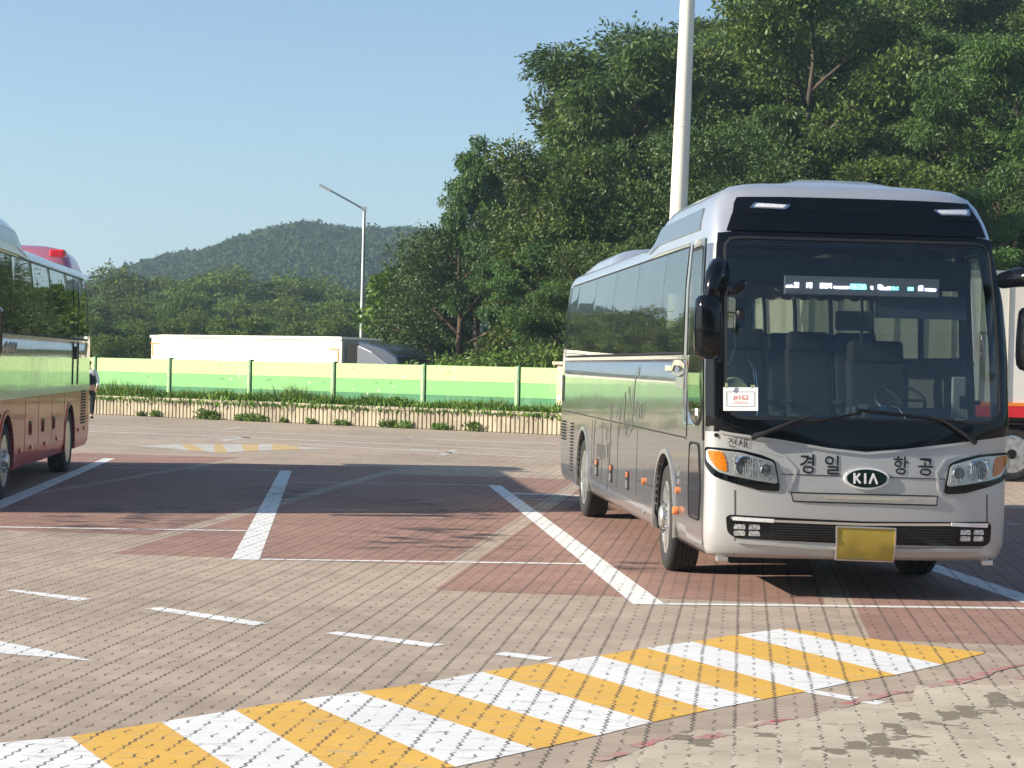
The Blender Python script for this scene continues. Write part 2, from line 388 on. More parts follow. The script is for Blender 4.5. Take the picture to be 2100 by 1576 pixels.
# ------------------------------------------------------------------ retaining wall, noise barrier, pillar
b = newmat('concrete'); tc = b.n('ShaderNodeTexCoord').outputs['Object']
n1 = b.noise(tc, .9, 7, .6); n2 = b.noise(tc, 3.5, 6, .7, sc=(1, 1, .25))
c = b.mix(b.step(n1, .35, .65), (.29, .25, .18, 1), (.43, .38, .27, 1)); c = b.mix(b.step(n2, .52, .72, 0, .75), c, (.16, .13, .10, 1))
b.l(c, b.bs.inputs['Base Color']); b.bs.inputs['Roughness'].default_value = .92
root = empty('retaining_wall', tuple(fence_pt(8, 0)))
tag(root, 'low ribbed concrete wall along the back of the parking lot under the green barrier', 'wall')
inv = root.location
def W2(s, n, z): return fence_pt(s, n, z) - inv
def fbox(bm, s0, s1, n0, n1, z0, z1):
    v = [bm.verts.new(W2(s, n, z)) for s in (s0, s1) for n in (n0, n1) for z in (z0, z1)]
    for f in ((0,1,3,2),(4,6,7,5),(0,4,5,1),(2,3,7,6),(0,2,6,4),(1,5,7,3)): bm.faces.new([v[i] for i in f])
bm = bmesh.new(); fbox(bm, -30, 20, 0.0, .2, 0, .53)
fin('wall_face', bm, M['concrete'], root)
bm = bmesh.new(); s = -30
while s < 19.9:
    w = .108 + rnd.uniform(-.008, .008); fbox(bm, s, s+w, -.045, -.002, 0.02, .525+rnd.uniform(-.004, .003)); s += .155
fin('wall_rib', bm, M['concrete'], root); 
bm = bmesh.new(); s = -30
while s < 19.9: fbox(bm, s, min(s+2.98, 20), -.07, .24, .532, .625+rnd.uniform(-.006, .006)); s += 3.0
fin('coping', bm, M['concrete'], root, bevel=.01)
b = newmat('green_barrier'); tc = b.n('ShaderNodeTexCoord').outputs['Object']; sp = b.n('ShaderNodeSeparateXYZ'); b.l(tc, sp.inputs[0])
wv = b.m_('MULTIPLY', b.m_('SUBTRACT', b.noise(tc, .8, 2), .5), .0)
z = b.m_('ADD', sp.outputs[2], wv)
c = b.mix(b.m_('GREATER_THAN', z, .99), (.03, .19, .07, 1), (.15, .38, .12, 1)); c = b.mix(b.m_('GREATER_THAN', z, 1.42), c, (.35, .54, .21, 1))
wn_ = b.noise(tc, 2.6, 7, .7, sc=(1, 1, .35)); c = b.mix(b.step(wn_, .5, .75, 0, .3), c, (.40, .44, .30, 1))
br = b.n('ShaderNodeTexVoronoi', feature='F1'); br.inputs['Scale'].default_value = 2.6; b.l(tc, br.inputs['Vector'])
sepv = b.n('ShaderNodeSeparateColor'); b.l(br.outputs['Color'], sepv.inputs[0])
spot = b.m_('MULTIPLY', b.m_('LESS_THAN', br.outputs['Distance'], .11), b.m_('GREATER_THAN', sepv.outputs[0], .55))
c = b.mix(b.m_('MULTIPLY', spot, .5), c, b.mix(b.m_('GREATER_THAN', sepv.outputs[1], .6), (.75, .8, .62, 1), (.4, .42, .3, 1)))
b.l(c, b.bs.inputs['Base Color']); b.bs.inputs['Roughness'].default_value = .55
simple('barrier_post', (.06, .16, .07), .5, var=.2); simple('barrier_post_face', (.36, .55, .26), .5, var=.3)
bar = empty('noise_barrier', tuple(fence_pt(8, .8))); tag(bar, 'long highway noise barrier painted in three bands of green behind the low wall', 'barrier')
inv = bar.location.copy(); inv.z = 0
posts = [-24.7, -21.3, -17.9, -14.5, -11.1, -7.7, -4.3, -.9, 2.52, 5.98, 9.38, 12.81, 16.17]
edges = posts + [17.78]
for a, c_ in zip(edges, edges[1:]):
    bm = bmesh.new(); fbox(bm, a+.06, c_-.06, .80, .88, .4, 1.87)
    for zz in (.99, 1.42):   # pressed joints between the stacked boards
        fbox(bm, a+.06, c_-.06, .792, .8, zz-.006, zz+.006)
    for q in range(6):       # small drainage plates
        s0 = rnd.uniform(a+.3, c_-.4); z0 = rnd.choice((1.66, 1.28, 1.30, .86, 1.72)); 
        fbox(bm, s0, s0+.12, .785, .8, z0, z0+.035) if q < 3 else None
    fin('panel', bm, M['green_barrier'], bar)
simple('dark_plate', (.03, .05, .03), .6)
for a in posts:
    bm = bmesh.new(); fbox(bm, a-.032, a+.032, .76, .92, .4, 1.92); fin('post', bm, M['barrier_post'], bar, bevel=.006)
    bm = bmesh.new(); fbox(bm, a-.13, a-.034, .79, .9, .4, 1.885); fin('post_flange', bm, M['barrier_post_face'], bar)
b = newmat('pale_stone'); tc = b.n('ShaderNodeTexCoord').outputs['Object']
br = b.n('ShaderNodeTexVoronoi', feature='F1'); br.inputs['Scale'].default_value = 9; b.l(tc, br.inputs['Vector'])
c = b.mix(b.step(br.outputs['Distance'], .2, .6), (.80, .74, .58, 1), (.52, .42, .28, 1)); b.l(c, b.bs.inputs['Base Color']); b.bs.inputs['Roughness'].default_value = .9
pil = empty('stone_pillar', tuple(fence_pt(18.2, .5))); tag(pil, 'cream stone pillar with a flat cap where the green barrier ends beside the silver bus', 'pillar')
inv = pil.location.copy(); inv.z = 0
bm = bmesh.new(); fbox(bm, 17.8, 18.65, .25, 1.0, .4, 1.96); fin('pillar_shaft', bm, M['pale_stone'], pil, bevel=.02)
bm = bmesh.new(); fbox(bm, 17.7, 18.75, .15, 1.1, 1.963, 2.05); fin('pillar_cap', bm, M['pale_stone'], pil, bevel=.02)
# ================================================================== coaches
def tabl(tab, z):
    if z <= tab[0][0]: return tab[0][1]
    for (a, b_), (c, d) in zip(tab, tab[1:]):
        if z <= c: return b_ + (d-b_)*(z-a)/(c-a)
    return tab[-1][1]
def sst(t): t = max(0., min(1., t)); return t*t*(3-2*t)
WT = [(.34, 1.239), (.42, 1.275), (.55, 1.285), (2.0, 1.285), (2.6, 1.27), (2.97, 1.234), (3.2, 1.198), (3.33, 1.162), (3.42, 1.10), (3.49, .997), (3.54, .822)]
Y0T = [(.34, .07), (.42, .01), (.55, 0.), (1.0, 0.), (1.3, .03), (1.5, .06), (2.0, .13), (2.5, .24), (2.97, .40), (3.2, .50), (3.33, .56), (3.42, .63), (3.49, .75), (3.54, 1.0)]
YRT = [(.34, .12), (.6, 0.), (1.3, 0.), (2.0, .03), (2.97, .33), (3.2, .45), (3.33, .5), (3.42, .56), (3.49, .65), (3.54, .85)]
LB, DB, NBX, DRB = 11.55, .26, 2.8, .2
YW = (2.3, 8.75); RA = .60
CFG = {'zs': 1.0}
def zw(x, y, z):
    if z > 3.0: z = 3.0 + (z-3.0)*(1 - .62*sst((y-3.3)/.95))
    return z*CFG['zs'] if z > .9 else .34 + (z-.34)*(.9*CFG['zs']-.34)/.56
def FR(x, z):
    w = tabl(WT, z); f = min(.9999, abs(x/w)); n_ = NBX + 2.4*sst((z-1.2)/.35)*(1-sst((z-3.05)/.3)); y = tabl(Y0T, z) + DB*(1-(1-f**n_)**(1/n_))
    return Vector((x, y, zw(x, y, z)))
def FRq(x, z): return FR(max(-tabl(WT, z)*.9999, min(tabl(WT, z)*.9999, x)), z)
def SDs(sg):
    def f(y, z):
        y2 = y + tabl(Y0T, z)*(1-sst((y-DB)/1.6)) - tabl(YRT, z)*sst((y-(LB-1.8))/(1.8-DRB))
        return Vector((sg*tabl(WT, z), y2, zw(0, y2, z)))
    return f
SL, SR = SDs(-1), SDs(1)
def BK(x, z):
    w = tabl(WT, z); f = min(.9999, abs(x/w)); y = LB - tabl(YRT, z) - DRB*(1-(1-f**3)**(1/3))
    return Vector((x, y, zw(x, y, z)))
def nrm(surf, u, v):
    e = .004; a = surf(u+e, v)-surf(u-e, v); b_ = surf(u, v+e)-surf(u, v-e)
    n = a.cross(b_)
    n.normalize()
    ref = Vector((0, -1, 0)) if surf in (FR, FRq) else (Vector((-1, 0, 0)) if surf is SL else (Vector((1, 0, 0)) if surf is SR else Vector((0, 1, 0))))
    return n if n.dot(ref) > 0 else -n
def P(surf, u, v, off): return surf(u, v) + nrm(surf, u, v)*off
def dens(poly, step):
    out = []
    for i in range(len(poly)):
        a = Vector(poly[i]); b_ = Vector(poly[(i+1) % len(poly)]); k = max(1, int((b_-a).length/step))
        for j in range(k): out.append(a+(b_-a)*j/k)
    return out
def inside(p, poly):
    r = False; n = len(poly); x, y = p
    for i in range(n):
        (x1, y1), (x2, y2) = poly[i], poly[i-1]
        if (y1 > y) != (y2 > y) and x < (x2-x1)*(y-y1)/(y2-y1)+x1: r = not r
    return r
def rp(pts, r=.03, seg=4):
    """round the corners of a polygon"""
    out = []; n = len(pts); rr = r if isinstance(r, (list, tuple)) else [r]*n
    for i in range(n):
        p = Vector(pts[i]); a = Vector(pts[i-1])-p; b_ = Vector(pts[(i+1) % n])-p
        d = min(rr[i], a.length*.48, b_.length*.48)
        if d < 1e-4: out.append((p.x, p.y)); continue
        A = p+a.normalized()*d; B = p+b_.normalized()*d
        for k in range(seg+1):
            t = k/seg; q = A*(1-t)**2 + p*2*t*(1-t) + B*t*t; out.append((q.x, q.y))
    return out
def patch(name, poly, surf, off, th, mat, parent, step=.09, smooth=35, bevel=None):
    bd = dens(poly, step); pl = [tuple(p) for p in bd]
    xs = [p[0] for p in pl]; ys = [p[1] for p in pl]; pts = list(bd)
    x = min(xs)+step*.5
    while x < max(xs):
        y = min(ys)+step*.5
        while y < max(ys):
            if inside((x, y), pl) and min((Vector((x, y))-q).length for q in bd) > step*.45: pts.append(Vector((x, y)))
            y += step
        x += step
    vs, es, fs, *_ = delaunay_2d_cdt(pts, [], [list(range(len(bd)))], 1, 1e-6)
    bm = bmesh.new(); top = [bm.verts.new(P(surf, v.x, v.y, off)) for v in vs]; bot = [bm.verts.new(P(surf, v.x, v.y, off-th)) for v in vs]
    cnt = {}
    for f in fs:
        bm.faces.new([top[i] for i in f]); bm.faces.new([bot[i] for i in reversed(f)])
        for i in range(len(f)):
            e = (f[i], f[(i+1) % len(f)]); cnt[e] = 1
    for (a, b_) in cnt:
        if (b_, a) not in cnt: bm.faces.new((top[a], bot[a], bot[b_], top[b_]))
    return fin(name, bm, mat, parent, smooth=smooth, bevel=bevel)
def ring(name, outer, inner, surf, off, th, mat, parent, k=3, dep=None):
    """frame between two outlines with the same number of points"""
    n = len(outer); bm = bmesh.new(); rows = []
    for j in range(k+1):
        t = j/k; rows.append([bm.verts.new(P(surf, o[0]+(i_[0]-o[0])*t, o[1]+(i_[1]-o[1])*t, off)) for o, i_ in zip(outer, inner)])
    lo = [bm.verts.new(P(surf, o[0], o[1], off-th)) for o in outer]; li = [bm.verts.new(P(surf, o[0], o[1], off-th)) for o in inner]
    rows = [lo]+rows+[li]
    for A, B in zip(rows, rows[1:]):
        for i in range(n): bm.faces.new((A[i], A[(i+1) % n], B[(i+1) % n], B[i]))
    for i in range(n): bm.faces.new((lo[i], lo[(i+1) % n], li[(i+1) % n], li[i]))
    return fin(name, bm, mat, parent, smooth=35)
def resamp(poly, n, start=(0, 0)):
    """n points at even angles-ish along the outline, started at the point nearest the given corner direction"""
    p = [Vector(q) for q in poly]; L = [0]
    for i in range(len(p)): L.append(L[-1]+(p[(i+1) % len(p)]-p[i]).length)
    out = []
    for k in range(n):
        s = L[-1]*k/n
        for i in range(len(p)):
            if L[i+1] >= s: t = (s-L[i])/max(1e-9, L[i+1]-L[i]); q = p[i]+(p[(i+1) % len(p)]-p[i])*t; out.append((q.x, q.y)); break
    return out
def strip(name, pts, w, surf, off, th, mat, parent, closed=False):
    """a thin raised bead following points on the surface"""
    bm = bmesh.new(); n = len(pts); A = []; rows = []
    pv = [Vector(p) for p in pts]
    for i, p in enumerate(pv):
        a = pv[(i-1) % n] if closed else pv[max(i-1, 0)]; b_ = pv[(i+1) % n] if closed else pv[min(i+1, n-1)]
        d = (b_-a).normalized(); q = Vector((-d.y, d.x))*w/2
        rows.append([bm.verts.new(P(surf, p.x-q.x, p.y-q.y, off-th)), bm.verts.new(P(surf, p.x-q.x, p.y-q.y, off)), bm.verts.new(P(surf, p.x+q.x, p.y+q.y, off)), bm.verts.new(P(surf, p.x+q.x, p.y+q.y, off-th))])
    m = n if closed else n-1
    for i in range(m):
        A, B = rows[i], rows[(i+1) % n]
        for k in range(3): bm.faces.new((A[k], A[k+1], B[k+1], B[k]))
    if not closed:
        bm.faces.new(rows[0]); bm.faces.new(rows[-1])
    return fin(name, bm, mat, parent, smooth=30)
def line_pts(a, b_, step=.12):
    a = Vector(a); b_ = Vector(b_); k = max(1, int((b_-a).length/step)); return [tuple(a+(b_-a)*i/k) for i in range(k+1)]
def polyl(pts, step=.12):
    out = []
    for a, b_ in zip(pts, pts[1:]): out += line_pts(a, b_, step)[:-1]
    return out+[pts[-1]]
def textmesh(body, bold=0.0, shear=0.0):
    cu = bpy.data.curves.new('writing', 'FONT'); cu.body = body; cu.offset = bold; cu.shear = shear; cu.resolution_u = 3
    o = bpy.data.objects.new('writing', cu); COL.objects.link(o); bpy.context.view_layer.update()
    me = bpy.data.meshes.new_from_object(o.evaluated_get(bpy.context.evaluated_depsgraph_get()))
    bpy.data.objects.remove(o); return me
def lettering(name, body, surf, u0, u1, v0, v1, off, mat, parent, bold=.0, fac=1, shear=0., rot=0.):
    """text stretched into the box u0..u1, v0..v1 on the surface"""
    me = textmesh(body, bold, shear); co = np.array([v.co[:] for v in me.vertices]); lo = co.min(0); hi = co.max(0)
    bm = bmesh.new(); bm.from_mesh(me); bmesh.ops.triangulate(bm, faces=bm.faces)
    for _ in range(2):
        lg = (hi[0]-lo[0])*.08; bmesh.ops.subdivide_edges(bm, edges=[e for e in bm.edges if e.calc_length() > lg], cuts=1)
        bmesh.ops.triangulate(bm, faces=bm.faces)
    bm.to_mesh(me); bm.free()
    for v in me.vertices:
        u = u0+(u1-u0)*(v.co.x-lo[0])/(hi[0]-lo[0]); w = v0+(v1-v0)*(v.co.y-lo[1])/(hi[1]-lo[1]) + rot*(u-u0)
        v.co = P(surf, u, w, off)
    me.name = name; return link(name, me, mat, parent)

simple('tyre_rubber', (.028, .027, .026), .82, var=.25, vscale=14, bump=.3)
simple('black_gloss', (.003, .0035, .005), .07, coat=.0, spec=.42)
simple('black_plastic', (.018, .018, .019), .42, var=.2, bump=.15)
simple('dark_void', (.006, .006, .006), .9)
simple('badge_silver', (.80, .80, .79), .3, metal=.25)
simple('lamp_silver', (.66, .66, .64), .3, metal=.55)
simple('chrome', (.78, .79, .8), .10, metal=1.0, roughvar=.05, vscale=5)
simple('satin_silver', (.62, .62, .60), .32, metal=.85, var=.08)
simple('rim_metal', (.55, .55, .53), .35, metal=.85, var=.25, vscale=9, roughvar=.1)
simple('rubber_seal', (.012, .012, .012), .6)
simple('amber_lens', (.95, .24, .005), .3, coat=.2, var=.3, vscale=60)
simple('orange_marker', (.75, .22, .06), .25, coat=.6)
simple('lamp_white', (.85, .86, .87), .15, metal=.3, coat=1., var=.25, vscale=80)
simple('lamp_reflector', (.62, .63, .61), .3, metal=.8, var=.5, vscale=55, bump=.4)
simple('lamp_bowl', (.25, .27, .27), .12, metal=1., var=.7, vscale=38, bump=.6)
simple('plate_yellow', (.42, .31, .05), .55)
simple('seat_fabric', (.020, .021, .026), .85, var=.25, vscale=20)
simple('interior_trim', (.06, .062, .068), .75, var=.15)
simple('interior_pale', (.42, .42, .38), .7)
simple('paper_white', (.82, .84, .82), .7, var=.05)
simple('ink_red', (.70, .28, .24), .7)
simple('ink_black', (.012, .012, .014), .4)
simple('ink_soft', (.10, .10, .10), .35)
simple('badge_green', (.004, .016, .012), .25, spec=.3)
simple('blue_plastic', (.10, .32, .55), .4)
simple('pale_disc', (.38, .46, .24), .55, var=.2, vscale=30)
simple('mirror_glass', (.75, .77, .8), .02, metal=1.)
simple('led_panel', (.30, .30, .30), .5, var=.2, vscale=120)
simple('led_lit', (.8, .8, .9), .4, emis=((.75, .78, 1.0), 3.4)); simple('led_teal', (.3, .8, .8), .4, emis=((.25, .85, .9), 2.8))
glassmat('windscreen_glass', (.74, .78, .79), .9, dirt=.0, refk=1.25)
glassmat('side_glass', (.70, .73, .65), .95, dirt=.004, refk=1.25)
glassmat('clear_lens', (.94, .95, .95), .35)
glassmat('door_glass', (.80, .83, .80), .9, dirt=.01, refk=1.1)
carpaint('silver_paint', (.27, .28, .29), metal=.75, rough=.2, dirt=.3, wav=.05, coat=.75)  # bus silver for the sides, base darkened to carry their dull reflections
carpaint('silver_front', (.475, .485, .485), metal=.42, rough=.34, dirt=.2, wav=.02)  # same silver for the front, lighter base for how it is lit
carpaint('silver_roof', (.51, .53, .565), metal=.55, rough=.25, dirt=.05, wav=.02)  # same silver for the roof, sky sheen put into a paler, bluer base
carpaint('dark_silver', (.22, .235, .25), metal=.7, rough=.25, dirt=.05)
carpaint('champagne_paint', (.60, .54, .42), metal=.55, rough=.26, dirt=.2, wav=.05, coat=.8)
carpaint('red_paint', (.55, .02, .032), metal=.0, rough=.35, dirt=.12, wav=.05, coat=.35)
carpaint('pale_yellow_paint', (.74, .68, .50), metal=.0, rough=.35, dirt=.05)
carpaint('rose_paint', (.55, .20, .28), metal=.3, rough=.3, dirt=.08)
simple('bright_red', (.75, .03, .05), .3, coat=.6)

def build_shell(root, mats, black_front=True, holes=True):
    """mats: lower, upper, roof, black. one closed skin with openings for windscreen and windows"""
    rows_hi = [1.25, 1.38, 1.52, 1.75, 2.05, 2.3, 2.6, 2.97, 3.06, 3.13, 3.2, 3.27, 3.33, 3.38, 3.42, 3.455, 3.49, 3.52, 3.54]
    nlow = 7
    cols = []
    fsn = [-1, -.985, -.96, -.93, -.87, -.8, -.7, -.58, -.45, -.3, -.15, 0, .15, .3, .45, .58, .7, .8, .87, .93, .96, .985, 1]
    for f in fsn: cols.append(('F', f, None))
    def side_cols(sg):
        seg = []; xs = [DB+.03, .5, .8, 1.1, 1.4, YW[0]-RA]
        seg += [('S', sg, y, None) for y in xs]
        for k, yc in enumerate(YW):
            for i in range(0, 25): t = math.pi*i/24; y = yc-RA*math.cos(t); seg.append(('S', sg, y, .5+RA*math.sin(t)))
            if k == 0: seg += [('S', sg, y, None) for y in [YW[0]+RA] + list(np.linspace(3.3, 7.9, 10)) + [YW[1]-RA]]
        seg += [('S', sg, y, None) for y in (YW[1]+RA, 9.75, 10.2, 10.55, 10.9, 11.15, LB-DRB-.02)]
        return seg
    cols += side_cols(1)
    cols += [('R', f, None) for f in (1, .97, .9, .75, .5, .25, 0, -.25, -.5, -.75, -.9, -.97, -1)]
    cols += side_cols(-1)[::-1]
    def pt(c, z):
        if c[0] == 'F': return FR(c[1]*tabl(WT, z), z)
        if c[0] == 'R': return BK(c[1]*tabl(WT, z), z)
        y = c[2]; s = SL if c[1] < 0 else SR
        q = s(y, z); ys = tabl(Y0T, z)+DB; ye = LB-tabl(YRT, z)-DRB
        q.y = max(ys, min(ye, q.y)); q.z = zw(0, q.y, z); return q
    bm = bmesh.new(); V = []
    for c in cols:
        zb = .34
        if c[0] == 'S' and c[3] is not None: zb = max(.5, c[3])
        if c[0] == 'R' : zb = .42
        zs = []
        for i in range(nlow): t = i/nlow; zs.append(zb+(1.25-zb)*(t if zb > .45 else t**1.6))
        V.append([bm.verts.new(pt(c, z)) for z in zs+rows_hi])
        if c[0] == 'S' and c[3] is not None:      # the arch edge itself, exact
            y = c[2]; V[-1][0].co = Vector(((1.285 if c[1] > 0 else -1.285), y, c[3]))
    n = len(cols); nr = nlow+len(rows_hi); rz = [None]*nlow+rows_hi
    for i in range(n):
        j = (i+1) % n; a, b_ = cols[i], cols[j]
        for r in range(nr-1):
            z0 = rz[r]; z1 = rz[r+1]
            skip = False
            if z0 is not None:
                if a[0] == 'F' and b_[0] == 'F' and -.935 <= a[1] and b_[1] <= .935 and z0 >= 1.51 and z1 <= 2.98: skip = True
                if a[0] == 'S' and b_[0] == 'S':
                    lo, hi = min(a[2], b_[2]), max(a[2], b_[2])
                    if lo >= 1.39 and hi <= 10.91 and z0 >= 2.04 and z1 <= 2.98: skip = True
                    if lo >= .49 and hi <= 1.11 and z0 >= 1.51 and z1 <= 2.98: skip = True
                if a[0] == 'R' and b_[0] == 'R' and abs(a[1]) <= .9 and abs(b_[1]) <= .9 and z0 >= 2.04 and z1 <= 2.98: skip = True
            if skip: continue
            try: f = bm.faces.new((V[i][r], V[j][r], V[j][r+1], V[i][r+1]))
            except ValueError: continue
            mi = 0 if z0 is None else (1 if z1 <= 3.05 else 2)
            if a[0] == 'F' and b_[0] == 'F':
                if z0 is None or z1 <= 1.39: mi = 4
                elif black_front and z1 <= 3.385 and (z1 <= 3.07 and -.96 <= a[1] and b_[1] <= .96 or -.88 <= a[1] and b_[1] <= .88): mi = 3
            f.material_index = mi
    top = [v[-1] for v in V]
    c0 = {}
    # roof: strips across between mirrored columns
    rows_y = [0.55, .3, 0]
    right = [V[i][-1] for i in range(len(cols)) if cols[i][0] == 'S' and cols[i][1] > 0]
    left = [V[i][-1] for i in range(len(cols)) if cols[i][0] == 'S' and cols[i][1] < 0][::-1]
    grid = []
    for a, b_ in zip(left, right):
        g = [a]
        for t in (.18, .32, .5, .68, .82):
            p = a.co.lerp(b_.co, t); h = 4*t*(1-t); fr = 1-sst((p.y-3.3)/.95)
            p.z += (.022*h + fr*.045*sst((.5-abs(t-.5)-.16)/.12))*CFG['zs']
            g.append(bm.verts.new(p))
        grid.append(g+[b_])
    for A, B in zip(grid, grid[1:]):
        for k in range(6):
            try: bm.faces.new((A[k], A[k+1], B[k+1], B[k])).material_index = 2
            except ValueError: pass
    fr = [V[i][-1] for i in range(len(fsn))]
    try: bm.faces.new([*fr] + grid[0][::-1] if False else fr+grid[0][::-1]).material_index = 2
    except Exception as e: print('roof front', e)
    rr = [V[i][-1] for i in range(n) if cols[i][0] == 'R']
    try: bm.faces.new(rr+grid[-1]).material_index = 2
    except Exception as e: print('roof rear', e)
    bmesh.ops.remove_doubles(bm, verts=bm.verts, dist=.0008)
    bmesh.ops.triangulate(bm, faces=[f for f in bm.faces if len(f.verts) > 4])
    o = fin('body', bm, mats+[M['interior_trim']], root, smooth=38)
    s = o.modifiers.new('solid', 'SOLIDIFY'); s.thickness = .03; s.offset = -1; s.material_offset = len(mats); s.material_offset_rim = len(mats)
    return o

def build_wheel(root, yc, sg, rear, steer=0.):
    w = bpy.data.objects.new('wheel', None); COL.objects.link(w); w.parent = root
    w.location = (sg*1.13, yc, .5); w.rotation_euler = (0, 0, steer if sg < 0 else steer)
    bm = bmesh.new(); a = sg*.13
    prof = [(.30, a*.9), (.345, a*1.02), (.42, a*1.12), (.465, a*1.08), (.492, a*.92), (.50, a*.7)]
    for g in (.45, .15, -.15, -.45): prof += [(.50, a*(g+.07)), (.488, a*(g+.045)), (.488, a*(g-.045)), (.50, a*(g-.07))]
    prof += [(.50, -a*.7), (.492, -a*.92), (.465, -a*1.08), (.42, -a*1.12), (.345, -a*1.02), (.30, -a*.9)]
    blathe(bm, prof, 48, closed=True); fin('tyre', bm, M['tyre_rubber'], w, smooth=40)
    bm = bmesh.new()
    if rear: prof = [(.345, a*1.0), (.315, a*1.02), (.295, a*.75), (.27, a*.1), (.22, -a*.15), (.13, -a*.1), (.12, a*.25), (.10, a*.5), (0, a*.52)]
    else: prof = [(.345, a*1.0), (.318, a*1.04), (.30, a*.72), (.27, a*.55), (.215, a*.95), (.165, a*1.02), (.115, a*.95), (.105, a*1.35), (.085, a*1.5), (0, a*1.5)]
    blathe(bm, prof, 40); nf = len(bm.faces); x = (-a*.12 if rear else a*1.03)
    for k in range(10):
        t = 2*math.pi*k/10; blathe(bm, [(.018, x), (.018, x+sg*.035), (.008, x+sg*.04)], 8, c=(0, .14*math.cos(t), .14*math.sin(t)))
    n2 = len(bm.faces)
    for k in range(10):
        t = 2*math.pi*(k+.5)/10; x2 = (a*.06 if rear else a*.80)
        blathe(bm, [(.026, x2-sg*.02), (.026, x2+sg*.012)], 12, c=(0, .247*math.cos(t), .247*math.sin(t)))
    bm.faces.ensure_lookup_table()
    for i_, f in enumerate(bm.faces): f.material_index = 0 if i_ < nf else (1 if i_ < n2 else 2)
    fin('rim', bm, [M['rim_metal'], M['chrome'], M['dark_void']], w, smooth=30)

SEAT = []
def seat_parts(root, x, y, z, w=.46):
    if not SEAT:
        bm = bmesh.new()
        q = Matrix.Rotation(R(-14), 3, 'X')
        bbox(bm, (0, 0, .42), (w, .46, .14)); bbox(bm, (0, .27, .80), (w, .13, .72), q); bbox(bm, (0, .36, 1.20), (w*.92, .15, .22), q)
        bbox(bm, (-w/2-.02, .02, .6), (.05, .38, .05)); bbox(bm, (0, 0, .18), (w*.6, .3, .36))
        me = bpy.data.meshes.new('seat'); bmesh.ops.recalc_face_normals(bm, faces=bm.faces); bmesh.ops.bevel(bm, geom=bm.edges[:], offset=.04, segments=3, profile=.6, affect='EDGES')
        bm.to_mesh(me); bm.free(); me.polygons.foreach_set('use_smooth', [True]*len(me.polygons)); me.materials.append(M['seat_fabric']); SEAT.append(me)
    o = bpy.data.objects.new('seat', SEAT[0]); COL.objects.link(o); o.parent = root; o.location = (x, y, z)

